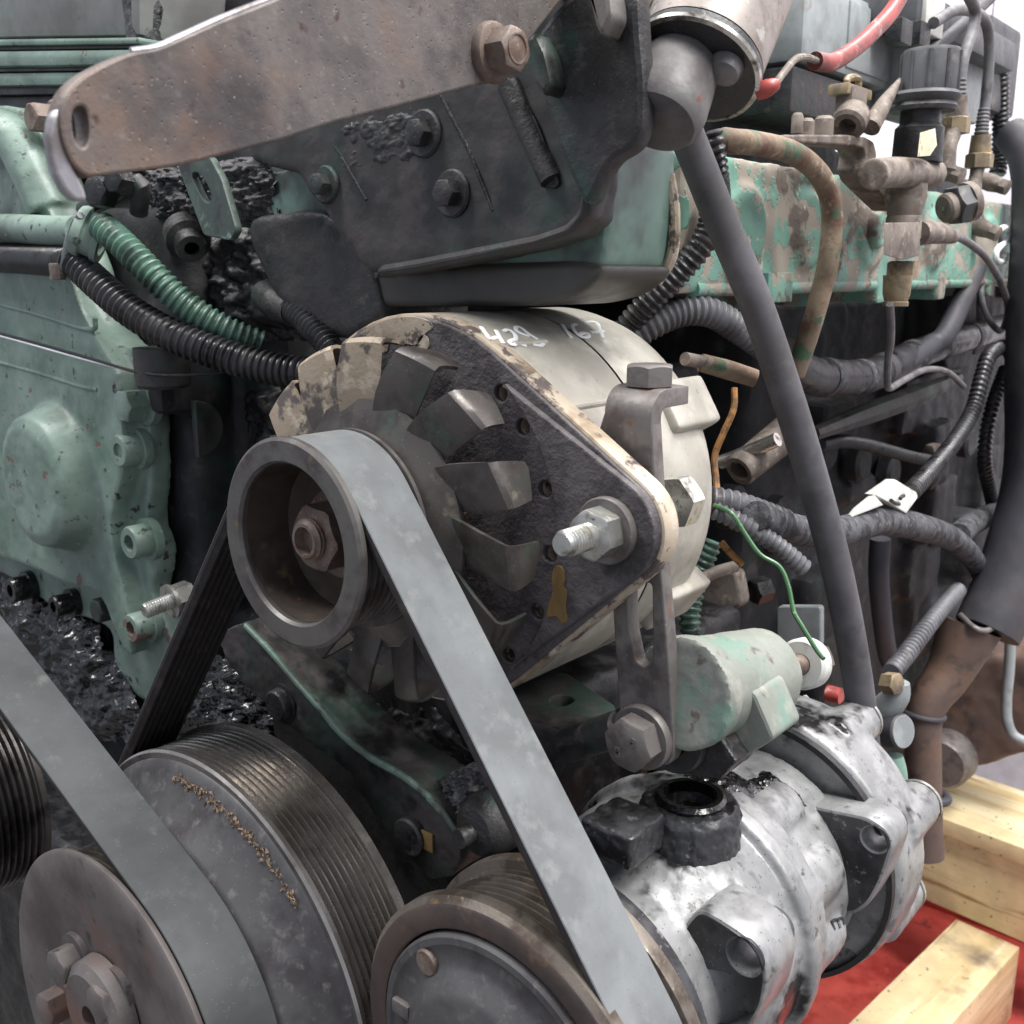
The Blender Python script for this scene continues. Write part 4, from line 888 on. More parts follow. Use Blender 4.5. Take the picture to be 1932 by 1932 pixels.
# intake manifold rail
mf = thing('intake_manifold', 'light green flaking intake manifold rail along the engine side', 'manifold', U(1500, 545, X=40))
g = G(); x0 = 40
zb = U(1500, 548, X=x0)[2]; 
g.box((x0-30, 640, zb+34), (60, 860, 68))
for px in (1400, 1520, 1640, 1760, 1860):
    q = U(px, 470, X=x0); g.lathe([(0, -24), (22, -24), (22, 2), (19, 5), (0, 5)], (x0, q[1], zb+34), (1, 0, 0), 28)
    g.box((x0-22, q[1]+26, zb+20), (46, 16, 60))
obj('rail', cast(g, 2.4, 5, rough=0.8, rs=0.05), M_greenL, mf)
obj('lower_edge', G().tube([(x0-3, 230, zb+2), (x0-3, 1050, zb+2)], 4, 12), M_greenL, mf)
for px, s_ in ((1640, 13), ):
    q = U(px, 480, X=x0+2); obj('oval_boss', cast(G().lathe([(0, -4), (s_, -4), (s_, 4), (s_-2, 6), (0, 6)], (x0+4, q[1], zb+38), (1, 0, 0), 28), 1.4, 3), M_greenL, mf)
p = U(*z('C', 510, 1625), X=46)
g = G().box(p, (10, 30, 16)); obj('clip_bracket', g, M_greenL, mf, bevel=1)
# painted mark on the far end of the rail
q = [U(a, b, X=x0+6.5) for a, b in ((1880, 440), (1892, 430), (1905, 436), (1900, 455), (1882, 470), (1880, 490), (1893, 494), (1898, 478))]
obj('painted_mark', G().tube(q, 2.6, 8), M_paintw, mf)
# upper engine behind the manifold
g = G(); g.box((-110, 420, 250), (130, 320, 150)); g.box((-110, 600, 140), (130, 720, 110))
tag(obj('cylinder_head', cast(g, 4, 4, rough=1.0, rs=0.05), M_deep), 'dark cylinder head side behind the control box', 'engine head')
# control box
cb = thing('control_box', 'grey plastic control box above the manifold', 'control box', U(1600, 140, X=10))
bx = [U(*z('C', a, b), X=20) for a, b in ((640, 410), (1060, 440), (1190, 30), (700, 0))]
q0 = U(*z('C', 830, 210), X=16)
ya, yb_ = U(*z('C', 660, 300), X=16)[1], U(*z('C', 1190, 200), X=16)[1]
zt, zl = U(*z('C', 900, -60), X=16)[2], U(*z('C', 900, 425), X=16)[2]
obj('case', G().box((-10, (ya+yb_)/2, (zt+zl)/2), (56, yb_-ya, zt-zl)), M_plasG, cb, bevel=4)
obj('panel', G().box((17.5, (ya+yb_)/2+30, (zt+zl)/2), (4, (yb_-ya)*0.55, (zt-zl)*0.82)), M_plasG, cb, bevel=1.5)
obj('foot', G().box((-10, (ya+yb_)/2-12, zl-16), (50, (yb_-ya)*0.9, 26)), M_dkcast, cb, bevel=2)
# connector row and second dark box
sb = thing('connector_box', 'black plastic connector box with cable sockets beside the control box', 'connector box', U(1760, 180, X=30))
obj('case', G().box(U(*z('C', 1330, 380), X=10), (50, 150, 70)), M_plasG, sb, bevel=3)
obj('lid', G().box(U(*z('C', 1400, 225), X=20), (60, 220, 22)), M_plas, sb, bevel=4)
for i, (a, b) in enumerate(((1225, 185), (1330, 200))): obj('socket', G().box(U(*z('C', a, b), X=58), (10, 18, 14)), M_black, sb, bevel=1)
obj('white_plug', G().box(U(*z('C', 1320, 100), X=40), (26, 34, 26)), M_white, sb, bevel=2); obj('white_plug', G().tube([U(*z('C', 1330, 60), X=40), U(*z('C', 1335, -40), X=40)], 11, 16), M_white, sb)
obj('end_cover', cast(G().box(U(*z('C', 1690, 400), X=4), (36, 90, 74)), 3, 6), M_plas, sb)
# valve cluster: capped valve
def lat(k, x, y, X, prof, ax=(0, 0, 1), seg=32): return G().lathe(prof, U(*z(k, x, y), X=X), ax, seg)
va = thing('capped_valve', 'dusty valve with black ribbed screw cap on the manifold bracket', 'valve', U(*z('C', 1290, 1250), X=84))
S_ = lambda a, b, X=84: float(np.linalg.norm(ROT.T@(U(*z('C', a, b), X=X)-CAM))*0.3338/F)     # mm per zoom pixel
s_ = S_(1380, 440)
def up(k, x, y, X, prof): return lat(k, x, y, X, [(r*s_, h*s_) for r, h in prof])
g = up('C', 1390, 545, 84, [(0, -10), (130, -10), (140, 0), (140, 190), (130, 212), (110, 215), (0, 215)])
for k in range(10):
    a = 2*math.pi*k/10; c = U(*z('C', 1390, 545), X=84)+V3((138*s_*math.cos(a), 138*s_*math.sin(a), 0)); g.tube([c+V3((0, 0, 10*s_)), c+V3((0, 0, 195*s_))], 11*s_, 8)
cap = obj('screw_cap', g, M_plas, va)
obj('collar', up('C', 1360, 620, 84, [(0, -10), (150, -10), (160, 8), (150, 26), (165, 40), (172, 60), (160, 76), (0, 76)]), M_plas, va)
obj('neck', up('C', 1335, 800, 84, [(0, -100), (120, -100), (115, 60), (95, 80), (95, 180), (0, 180)]), M_black, va)
g = G().hull([U(*z('C', a, b), X=x_) for a, b in ((1345, 750), (1430, 725), (1440, 820), (1400, 880), (1330, 885)) for x_ in (97.5, 99)]); obj('torn_label', g, mat('aged_label', (214, 206, 176), [((170, 160, 134), 200, 0.55, 0.65)], rough=0.7), va)
c = U(*z('C', 1250, 975), X=88); d = U(*z('C', 1420, 985), X=88)
obj('cross_body', cast(G().tube([U(*z('C', 1075, 985), X=88), U(*z('C', 1180, 975), X=88), c, d], 22*0+70*s_, 20, n=3), 1.0, 3), M_fit, va)
obj('end_plug', G().hexp(d, imgaxis(1780, 330, 1, 0.05, 0.3), 110*s_, 40*s_), M_fit, va)
g = G().lathe([(0, 0), (95*s_, 0), (100*s_, -60*s_), (80*s_, -150*s_), (85*s_, -160*s_), (85*s_, -260*s_), (0, -260*s_)], U(*z('C', 1270, 1040), X=84), (0, 0, 1), 28); obj('lower_body', g, M_fit, va)
g = G().hull([U(*z('C', a, b), X=x_) for a, b in ((1140, 1260), (1340, 1255), (1345, 1440), (1250, 1470), (1140, 1440)) for x_ in (76, 98)]); obj('tee_block', g, M_fit, va, bevel=1)
obj('side_outlet', G().tube([U(*z('C', 1330, 1320), X=88), U(*z('C', 1420, 1315), X=88), U(*z('C', 1530, 1335), X=88)], [62*s_, 56*s_, 40*s_], 16), M_fit, va)
obj('brass_nut', G().hexp(U(*z('C', 1240, 1580), X=84), (0, 0, 1), 130*s_, 90*s_), M_brass, va)
obj('brass_sleeve', up('C', 1205, 1730, 84, [(0, 0), (60, 0), (62, 20), (55, 24), (66, 60), (70, 150), (0, 150)]), M_brass, va)
hose('fuel_line', 'thin dark line dropping from the brass fitting', [U(*z('C', a, b), X=x_) for a, b, x_ in ((1175, 1720, 84), (1180, 1830, 82), (1178, 1932, 80))]+[U(*z('F', a, b), X=x_) for a, b, x_ in ((1165, 120, 76), (1160, 260, 74), (1175, 300, 72), (1260, 250, 66), (1380, 195, 62), (1500, 210, 60), (1590, 290, 60))], 2.3, M_wire, 'pipe', seg=10)
# support bracket of the valves
vb = [(540, 765), (900, 765), (1000, 778), (1045, 805), (1062, 870), (1056, 945), (1180, 1090), (1270, 1190), (1180, 1190), (1010, 1020), (985, 960), (1000, 880), (990, 845), (950, 828), (540, 806)]
g = plate(fillet([(U(*z('C', a, b), X=66)[1], U(*z('C', a, b), X=66)[2]) for a, b in vb], 2), [], 0, 16, 1.0, M=swp(70))
tag(obj('valve_bracket', g, M_fit), 'rusty angled bracket carrying the valves above the manifold', 'bracket')
# sensor left of the valve
se = thing('pressure_sensor', 'corroded pressure sensor with open socket below the control box', 'sensor', U(*z('C', 940, 750), X=60))
ax = imgaxis(1600, 225, -0.25, 0.5, 0.8); p = U(*z('C', 945, 690), X=66)
obj('barrel', G().lathe([(9*s_*5, -60*s_), (80*s_, -60*s_), (80*s_, 20*s_), (66*s_, 34*s_), (40*s_, 34*s_), (36*s_, -30*s_), (0, -30*s_)], p, ax, 28), M_fit, se)
obj('clip', G().box(U(*z('C', 955, 590), X=62), (10, 22, 18)), M_fit, se, bevel=2)
obj('clip_top', G().box(U(*z('C', 950, 525), X=60), (12, 34, 6)), M_brass, se, bevel=1.5)
obj('clip_loop', G().tube([U(*z('C', a, b), X=60) for a, b in ((935, 505), (935, 445), (995, 445), (995, 505))], 2.0, 8, n=3), M_brass, se)
for i, (a, b, r_) in enumerate(((800, 715, 45), (700, 730, 36), (650, 700, 26))): obj('fitting', G().lathe([(0, -40*s_), (r_*s_, -40*s_), (r_*s_, 30*s_), (r_*0.7*s_, 45*s_), (0, 45*s_)], U(*z('C', a, b), X=58), (0, 0, 1), 20), M_fit, se)
obj('arm', G().tube([U(*z('C', 1060, 720), X=70), U(*z('C', 1140, 590), X=72), U(*z('C', 1230, 450), X=72)], [50*s_, 34*s_, 10*s_], 14), M_fit, se)
# two cable plugs right of the valve
for i, (pts, base, lab) in enumerate(((((1560, 530), (1590, 330), (1640, 180), (1655, 60), (1610, -40)), ((1560, 545), (1550, 700), (1510, 830), (1490, 960)), 'dusty cable plug screwed in right behind the capped valve'),
                                     (((1700, 690), (1720, 520), (1735, 330), (1730, 180), (1690, 90), (1560, 55), (1420, 130)), ((1690, 760), (1680, 900), (1660, 1000), (1640, 1100)), 'dusty cable plug standing at the outer end of the valve row'))):
    X_ = 78-14*i
    t = thing('cable_plug', lab, 'cable plug', U(*z('C', *base[-1]), X=X_), 'cable plugs on the valves')
    obj('cable', G().tube([U(*z('C', a, b), X=X_) for a, b in pts], 3.6, 16), M_wire, t)
    B_ = [U(*z('C', a, b), X=X_) for a, b in base]
    obj('boot', G().tube([U(*z('C', *pts[0]), X=X_)+V3((0, 0, 9)), B_[0]], [4.0, 5.0], 16, corr=(2.6, 0.7)), M_wire, t)
    obj('sleeve', G().tube(B_[:2], [5.5+i, 7+i], 20), M_brass if i else M_fit, t)
    obj('hex_collar', G().hexp(B_[1]-V3((0, 0, 6)), (0, 0, 1), 15+2*i, 10), M_brass, t)
    obj('stem', G().tube(B_[1:], [5.5, 4.5, 6], 16), M_fit, t)
# round plug with black hex ring, and bolts
rp = thing('round_plug', 'white faced round plug with black hexagonal ring below the valves', 'plug', U(*z('C', 1500, 1280), X=70))
ax = imgaxis(1800, 400, -0.85, 0.25, 0.6); p = U(*z('C', 1500, 1175), X=74)
obj('face', G().lathe([(0, 4), (8, 3.6), (9.5, 2), (9.5, -4), (0, -4)], p, ax, 36), M_fit, rp)
obj('hex_ring', G().hexp(p-ax*13, ax, 23, 10), M_plas, rp); obj('seat', G().lathe([(0, -18), (13, -18), (13, -13), (0, -13)], p, ax, 30), M_fit, rp)
for i, (a, b) in enumerate(((1420, 985), (1540, 985), (1800, 1050), (1750, 1310))):
    p = U(*z('C', a, b), X=66-4*i); t = thing('union_bolt', ['corroded union bolt on the valve cross body', 'corroded union bolt beside the first cable plug', 'corroded union bolt at the right end of the valve row', 'corroded union bolt low on the manifold end'][i], 'bolt', p, 'corroded union bolts')
    ax = imgaxis(1800, 350, 0.9, 0.3, 0.4)
    obj('head', G().hexp(p, ax, 11, 6), M_fit, t); obj('body', G().lathe([(0, -20), (6, -20), (7, -8), (5.5, 0), (0, 0)], p, ax, 24), M_fit, t)
# cables upper right
hose('black_cable', 'thick black cable rising behind the screw cap', [U(*z('C', a, b), X=50) for a, b in ((1400, 300), (1480, 225), (1600, 120), (1760, -40))], 5, M_exh, 'cable')
hose('loom_tube', 'black corrugated loom tube at the upper right edge', [U(*z('C', a, b), X=20) for a, b in ((1700, 350), (1790, 380), (1800, 480), (1800, 700), (1795, 900), (1780, 990))], 7.2, M_corr, 'hose', corr=(4.2, 1.2))
hose('loop_cable', 'thin cable looping down from the tee fitting', [U(*z('C', a, b), X=x_) for a, b, x_ in ((1520, 1335, 88), (1600, 1360, 80), (1720, 1460, 70), (1810, 1620, 60), (1840, 1760, 52), (1800, 1870, 46), (1730, 1800, 44), (1690, 1680, 40), (1700, 1540, 36))], 2.7, M_wire, 'cable', seg=12)
hose('drain_hose', 'dark hose hanging below the manifold end', [U(*z('C', a, b), X=36) for a, b in ((1690, 1400), (1640, 1560), (1560, 1740), (1480, 1900))]+[U(*z('F', a, b), X=30) for a, b in ((1400, 60), (1250, 160))], 8.5, M_exh, 'hose')
hose('coiled_loom', 'black ribbed loom hanging behind the solenoid knob', [U(*z('M', a, b), Y=y_) for a, b, y_ in ((1060, 1250, 196), (1085, 1400, 198), (1108, 1560, 202), (1125, 1700, 206), (1140, 1850, 214), (1150, 1980, 222))], 4.0, M_corr, 'hose', corr=(3.4, 1.3), seg=16)
hose('loom_to_alternator', 'black corrugated loom curving down behind the grey hose to the alternator', LP([(1345, 370, 225), (1340, 430, 222), (1310, 480, 216), (1260, 535, 210), (1215, 580, 206), (1180, 622, 204)]), 6.5, M_corr, 'hose', corr=(3.6, 1.3))
hose('upper_conduit', 'grey corrugated conduit leaving the top of the alternator', LP([(1185, 640, 206), (1230, 612, 214), (1280, 590, 226), (1340, 590, 240), (1400, 625, 258), (1450, 660, 276)]), 7.5, M_corrG, 'conduit', corr=(3.6, 1.2))
hd = [U(*z('F', a, b), X=x_) for a, b, x_ in ((560, 120, 40), (700, 220, 38), (850, 240, 34), (1050, 230, 30), (1250, 140, 26), (1450, 60, 22), (1650, 0, 18), (1850, -60, 14), (1990, -80, 10))]
hose('taped_harness', 'thick black taped wiring harness under the manifold', hd, 12, M_corr, 'harness', seg=20)
tb_ = [o for o in bpy.data.objects if o.name.startswith('taped_harness')][-1]
cp = crom(hd, 8)
for k in (14, 22, 27, 34, 40, 47):
    a, b = cp[k], cp[k+1]; d_ = (b-a)/np.linalg.norm(b-a)
    obj('tape_band', G().lathe([(11.6, -7), (12.7, -6.4), (12.8, 6.4), (11.6, 7)], a, d_, 20), M_exh if k % 2 else M_tape, tb_)
hose('taped_harness', 'dusty cloth taped harness trunk crossing behind the grey hose', [U(*z('F', a, b), X=x_) for a, b, x_ in ((420, 1020, 96), (560, 1075, 92), (700, 1110, 88), (880, 1110, 84), (1000, 1080, 80), (1150, 1050, 76), (1350, 1090, 72), (1520, 1150, 68), (1640, 1260, 66), (1710, 1400, 66))], [7, 8, 8.6, 9, 9.6, 10, 9.8, 9.6, 9, 7.6], M_tape, 'harness', seg=24)
hose('taped_harness', 'taped harness branch rising to the right edge', [U(*z('F', a, b), X=x_) for a, b, x_ in ((1560, 1130, 60), (1650, 1060, 56), (1780, 1000, 50), (1990, 930, 44))], [10, 10, 10, 10], M_tape, 'harness', seg=20)
hose('alternator_conduit', 'grey corrugated conduit from the alternator into the taped harness', [U(*z('F', a, b), Y=y_) for a, b, y_ in ((150, 930, 190), (300, 960, 200), (450, 1010, 212), (580, 1060, 224))], 6.6, M_corrG, 'conduit', corr=(3.8, 1.3))
hose('thin_conduit', 'thin grey corrugated conduit under the thicker one', [U(*z('F', a, b), Y=y_) for a, b, y_ in ((180, 990, 186), (330, 1060, 192), (480, 1150, 200), (600, 1240, 208), (690, 1320, 214))], 4.4, M_corrG, 'conduit', corr=(3.2, 1.0))
hose('green_wire', 'thin green wire dangling from the alternator to the tensioner rod', [U(*z('F', a, b), Y=y_) for a, b, y_ in ((180, 960, 184), (280, 1010, 184), (360, 1130, 184), (440, 1240, 184), (550, 1310, 186), (600, 1420, 184), (630, 1560, 180), (680, 1650, 176), (760, 1780, 172), (800, 1830, 170))], 1.1, M_grw, 'wire', seg=8)
for i, lab in ((0, 'upper strand of the orange wires behind the alternator'), (1, 'lower strand of the orange wires behind the alternator')):
    hose('orange_wire', lab, [U(*z('F', a+12*i, b), Y=y_) for a, b, y_ in ((295, 300, 230), (290, 420, 226), (230, 560, 220), (185, 680, 214), (190, 800, 208), (200, 900, 202))] if i == 0 else [U(*z('F', a, b), Y=200) for a, b in ((220, 1170), (270, 1230), (340, 1300))], 1.7, M_orw, 'wire', None, 'orange wires behind the alternator', 8)
hose('green_hose', 'green corrugated hose hanging below the back of the alternator', [U(*z('F', a, b), Y=y_) for a, b, y_ in ((170, 1160, 220), (120, 1290, 216), (70, 1430, 212), (45, 1560, 208), (50, 1680, 206), (90, 1790, 206))], 5.4, M_corrGr, 'hose', corr=(3.6, 1.3))
hose('side_conduit', 'dark corrugated conduit rising from the white tag', [U(*z('F', a, b), X=x_) for a, b, x_ in ((1290, 890, 76), (1400, 770, 70), (1540, 600, 64), (1640, 430, 60), (1690, 250, 58), (1740, 110, 56), (1830, 70, 52), (1880, 160, 50))], 6.2, M_corr, 'conduit', corr=(5, 1.5))
hose('hanging_conduit', 'dark corrugated conduit hanging beside the black duct', [U(*z('F', a, b), X=x_) for a, b, x_ in ((1830, 190, 46), (1760, 380, 46), (1720, 560, 46), (1710, 720, 46), (1740, 880, 46), (1760, 960, 46))], 6.2, M_corr, 'conduit', corr=(5, 1.5))
hose('lower_conduit', 'grey corrugated conduit running down towards the drain fitting', [U(*z('F', a, b), X=x_) for a, b, x_ in ((1560, 1440, 70), (1470, 1540, 72), (1360, 1680, 74), (1270, 1800, 76), (1180, 1910, 78))], 6.6, M_corrG, 'conduit', corr=(5.5, 1.6))
for i, (pts, lab) in enumerate(((((1740, 790), (1800, 840), (1830, 880), (1880, 870)), 'loose bare wire end hanging at the white washer'), (((1720, 820), (1780, 880), (1820, 910)), 'short stiff wire end under the white washer'))):
    hose('loose_wire', lab, [U(*z('K', a, b), Y=196) for a, b in pts], 0.9, M_fit, 'wire', None, 'wire ends at the white washer', 6)
# white tag
wt = thing('white_tag', 'white paper tag wrapped round the dark conduit with a pen mark', 'tag', U(*z('F', 1230, 940), X=84))
c = [U(*z('F', a, b), X=x_) for a, b, x_ in ((1090, 900, 84), (1210, 815, 80), (1350, 900, 80), (1270, 1010, 84))]
obj('paper', G().add(c+[q+V3((-10, 6, -2)) for q in c], [(0, 1, 2, 3), (7, 6, 5, 4), (0, 4, 5, 1), (1, 5, 6, 2), (2, 6, 7, 3), (3, 7, 4, 0)]), M_white, wt, bevel=2)
c = [U(*z('F', a, b), X=x_) for a, b, x_ in ((1010, 970, 86), (1090, 905, 85), (1140, 960, 85), (960, 1030, 86))]
obj('tail', G().add(c+[q+V3((-6, 4, -2)) for q in c], [(0, 1, 2, 3), (7, 6, 5, 4), (0, 4, 5, 1), (1, 5, 6, 2), (2, 6, 7, 3), (3, 7, 4, 0)]), M_white, wt, bevel=1)
for pts in (((1180, 935), (1205, 952), (1225, 955)), ((1232, 925), (1242, 912), (1252, 908))):
    obj('pen_mark', G().tube([U(*z('F', a, b), X=85.4) for a, b in pts], 1.3, 8), M_black, wt)
# tube end, clamps and far clutter behind the hose
te = thing('open_tube', 'pale metal tube end with an open bore behind the grey hose', 'pipe', U(*z('F', 360, 850), Y=290))
p = U(*z('F', 320, 770), Y=280); ax = imgaxis(1395, 890, -0.55, 0.45, 0.62)
obj('tube', G().lathe([(6, 0), (8.6, 0), (9.4, -1.5), (10.5, -50), (0, -50)], p, ax, 32), M_fit, te); obj('bore', G().lathe([(6, 0), (5.8, -16), (0, -16)], p, ax, 32), M_rust, te)
obj('clip', G().tube([U(*z('F', a, b), Y=286) for a, b in ((215, 720), (300, 690), (420, 640), (540, 590))], 4, 12), M_bright, te)
hose('green_lever', 'long dark green lever behind the wiring', [U(*z('F', a, b), X=x_) for a, b, x_ in ((740, 560, 20), (1000, 460, 14), (1300, 350, 8), (1560, 240, 2))], [5, 9, 10, 5], M_greenD, 'lever', seg=8)
hose('small_loom', 'small black loom with bare wire behind the hose', [U(*z('F', a, b), X=10) for a, b in ((780, 620), (900, 600), (1000, 610), (1120, 640), (1300, 690), (1420, 710))], 5, M_corr, 'hose', corr=(3.4, .9))
hose('down_pipe', 'dark vertical pipe below the taped harness', [U(*z('F', a, b), X=x_) for a, b, x_ in ((1120, 1150, 40), (1110, 1350, 40), (1130, 1600, 40), (1160, 1800, 40), (1200, 1900, 40))], 7.6, M_exh, 'pipe', seg=20)
# black duct and brown down pipe at the right edge
du = thing('air_duct', 'large dark air duct at the right edge', 'duct', U(1900, 1330, Y=620))
obj('upper_duct', G().tube([U(a, b, Y=y_) for a, b, y_ in ((1905, 250, 760), (1950, 300, 750), (1975, 420, 740), (1977, 700, 730), (1970, 900, 720), (1920, 1070, 690), (1862, 1190, 660))], [14, 26, 32, 34, 33, 31, 27], 28), M_exh, du)
obj('clamp_band', G().tube([U(1812, 1160, Y=640), U(1835, 1182, Y=630), U(1860, 1190, Y=635), U(1885, 1175, Y=650)], 2.5, 10), M_steelD, du)
hose('brown_pipe', 'rusty brown drain pipe with rubber rings standing on the timber', LP([(1830, 1180, 655), (1790, 1270, 640), (1745, 1340, 620), (1742, 1450, 620), (1745, 1560, 620), (1748, 1615, 620)]), [26, 19, 15.5, 15, 15, 15], M_brown, 'pipe', seg=28)
for nm, px, py, r_, R_, lab in (('rubber_ring', 1747, 1498, 4, 17.5, 'thick black rubber ring low on the brown pipe'), ('rubber_ring', 1741, 1345, 2.4, 17, 'thin grey ring high on the brown pipe')):
    c = U(px, py, Y=620); tag(obj(nm, G().lathe([(R_+r_*math.cos(a), r_*math.sin(a)) for a in [i*math.pi/5 for i in range(10)]], c, (0.05, 0.12, 1), 40, closed=True), M_exh), lab, 'ring', 'rings on the brown pipe')
fw = thing('flywheel_housing', 'brown rusty flywheel housing with curved lower edge above the timber', 'engine housing', U(1880, 1420, Y=900))
obj('casting', cast(G().prism(smoothpoly(xz('T', [(960, 1400), (1280, 1360), (1600, 1320), (1800, 1240), (2100, 1080), (2150, 300), (1700, 200), (1300, 250), (1150, 600), (980, 1000)], 900), 4), 900, 980), 4, 4, rough=2, rs=0.04), M_brown, fw)
obj('bolt_boss', G().lathe([(0, -30), (26, -30), (30, -24), (32, 0), (0, 0)], U(*z('T', 1150, 1230), Y=900), (0, 1, 0), 28), M_steelD, fw)
hose('hooked_tube', 'thin grey tube hooking forward at the right edge', [U(*z('T', a, b), Y=780) for a, b in ((1790, -60), (1780, 300), (1750, 650), (1760, 880), (1830, 1030), (1990, 1110))], 5, M_plasG, 'pipe')
# cap fitting, elbow and white filter head beneath
cf = thing('tank_cap', 'black cylindrical cap with pale round end beside the grey hose', 'cap', U(1680, 1400, Y=300))
p = U(*z('T', 680, 985), Y=300); ax = imgaxis(1690, 1385, 0.80, 0.12, 0.62)
obj('cap', G().lathe([(0, 0), (9, 0), (9.8, -1), (9.8, -26), (0, -26)], p, ax, 40), M_exh, cf); obj('cap_end', G().lathe([(0, 0.6), (8.8, 0.5), (9.2, -0.6)], p, ax, 40), M_plasG, cf)
obj('elbow', G().tube([U(*z('T', a, b), Y=305) for a, b in ((650, 470), (620, 600), (520, 720), (420, 790))], [5, 7, 8, 8], 20), M_plasG, cf)
obj('brass_bolt', G().hexp(U(*z('T', 500, 480), Y=300), ax, 11, 8), M_brass, cf)
fh_ = thing('filter_head', 'pale green filter head with white ring behind the compressor', 'filter', U(*z('T', 600, 1720), Y=300))
obj('neck', G().tube([U(*z('T', a, b), Y=300) for a, b in ((560, 1240), (580, 1380), (570, 1520), (540, 1620))], [6, 7, 8, 9], 24), M_greenC, fh_)
p = U(*z('T', 590, 1600), Y=302); obj('white_ring', G().lathe([(9, 2), (11, 3), (11.5, -3), (11, -18), (9, -18), (9, 1)], p, (0, 0, 1), 40, closed=True), M_white, fh_)
# clutter in front of the crankcase: small metal parts
for i, (k_, a, b, X_, af, mt, lab) in enumerate((('F', 480, 1430, 20, 15, M_dkcast, 'grey hex plug low on the engine side'), ('I', 590, 170, 96, 10, M_zinc, 'shiny union nut behind the tensioner casting'), ('F', 1440, 650, 10, 13, M_fit, 'dull fitting behind the dark conduit'))):
    tag(obj('hex_plug', G().hexp(U(*z(k_, a, b), X=X_), imgaxis(1500, 1100, -0.6, 0.2, 0.6), af, af*0.8), mt), lab, 'plug', 'plugs on the engine side')
hose('silver_elbow', 'shiny metal elbow behind the tensioner casting', [U(*z('I', a, b), Y=y_) for a, b, y_ in ((480, 235, 200), (560, 190, 215), (620, 160, 230), (640, 110, 240))], [3.6, 4.6, 5, 4], M_zinc, 'pipe')
hose('red_cap', 'small red plastic cap deep behind the grey hose', [U(*z('I', 820, 60), Y=330), U(*z('I', 900, 80), Y=330)], 5, M_redw, 'cap')
hose('grey_lever', 'thin grey metal strip behind the tensioner rod', [U(*z('I', 690, 90), Y=260), U(*z('I', 800, 220), Y=250)], 2.2, M_plasG, 'strip')
g = G(); random.seed(11)
# splintered mounting bracket and flat plate seen below the alternator
cb2 = thing('mount_bracket', 'grey cast mounting bracket below the back of the alternator', 'bracket', U(*z('K', 1150, 560), Y=330))
obj('web', plate(fillet(xz('K', [(1060, 230), (1330, 200), (1370, 420), (1180, 520), (1240, 610), (1140, 640), (1140, 760), (960, 760), (1000, 500)], 330), 4), [], 320, 332, 2), M_fit, cb2)
obj('flat_plate', plate(fillet(xz('K', [(1560, 440), (1840, 440), (1840, 700), (1760, 760), (1560, 640)], 350), 3), [], 346, 352, 1), M_plasG, cb2)

# ================================================================== LEFT HOSES
hose('green_pipe', 'green painted pipe entering from the left above the braided hose', LP([(-60, 428, 58), (40, 432, 58), (110, 436, 58), (150, 436, 58)]), 8.4, M_green, 'pipe', seg=24)
cg = thing('pipe_clamp', 'green clamp joining the green pipe and the corrugated hose', 'clamp', U(170, 440, Y=58))
ax = imgaxis(170, 440, 0.85, 0.35, 0.2)
p = U(165, 440, Y=58); obj('ring', G().lathe([(9, -6), (13, -6), (14, -4), (14, -1), (12, 0), (12, 5), (14, 6), (14, 9), (9, 9)], p, ax, 32, closed=True), M_green, cg)
obj('zip_tie', G().tube([U(*z('A', a, b), Y=50) for a, b in ((455, 1215), (420, 1260), (385, 1370), (360, 1490), (345, 1540))], 2.0, 8), M_plasG, cg)
obj('tie_head', G().box(U(*z('A', 325, 1535), Y=48), (6, 7, 9)), M_fit, cg, bevel=0.8)
hose('braided_hose', 'dark braided hose below the green pipe', LP([(-60, 484, 62), (40, 488, 60), (110, 492, 58), (140, 492, 58)]), 9.0, M_corr, 'hose', corr=(1.6, 0.25), seg=24)
hose('green_corrugated_hose', 'green corrugated hose curving from the clamp towards the alternator', LP([(190, 425, 58), (230, 460, 60), (290, 520, 66), (350, 575, 76), (420, 620, 90), (490, 650, 106)]), 7.6, M_corrGr, 'hose', corr=(4.0, 1.6), seg=24)
hose('black_corrugated_hose', 'black shiny corrugated hose sweeping below the green one to the alternator', LP([(135, 488, 56), (190, 540, 58), (250, 590, 62), (330, 635, 70), (420, 670, 82), (510, 695, 94), (600, 708, 104)]), 8.6, M_corr, 'hose', corr=(4.2, 1.7), seg=24)
hose('short_loom', 'short black corrugated loom dropping onto the alternator', LP([(548, 580, 104), (575, 605, 100), (610, 640, 96), (630, 665, 94)]), 6.2, M_corr, 'hose', corr=(3.6, 1.4))
hose('elbow_boot', 'brown grey rubber boot on the short black loom', LP([(500, 555, 110), (525, 575, 106), (552, 588, 104)]), [8, 9, 7], M_dkcast, 'boot')
hose('thin_wire', 'thin black wire stretched across the timing cover', LP([(-40, 618, 56), (60, 645, 58), (170, 676, 60), (260, 702, 62), (340, 708, 70), (440, 700, 90)]), 0.9, M_black, 'wire', seg=8)
hose('pale_wire', 'thin pale wire lying along the black wire', LP([(-40, 623, 56), (60, 650, 58), (160, 678, 60), (240, 698, 62)]), 0.7, M_paintw, 'wire', seg=8)

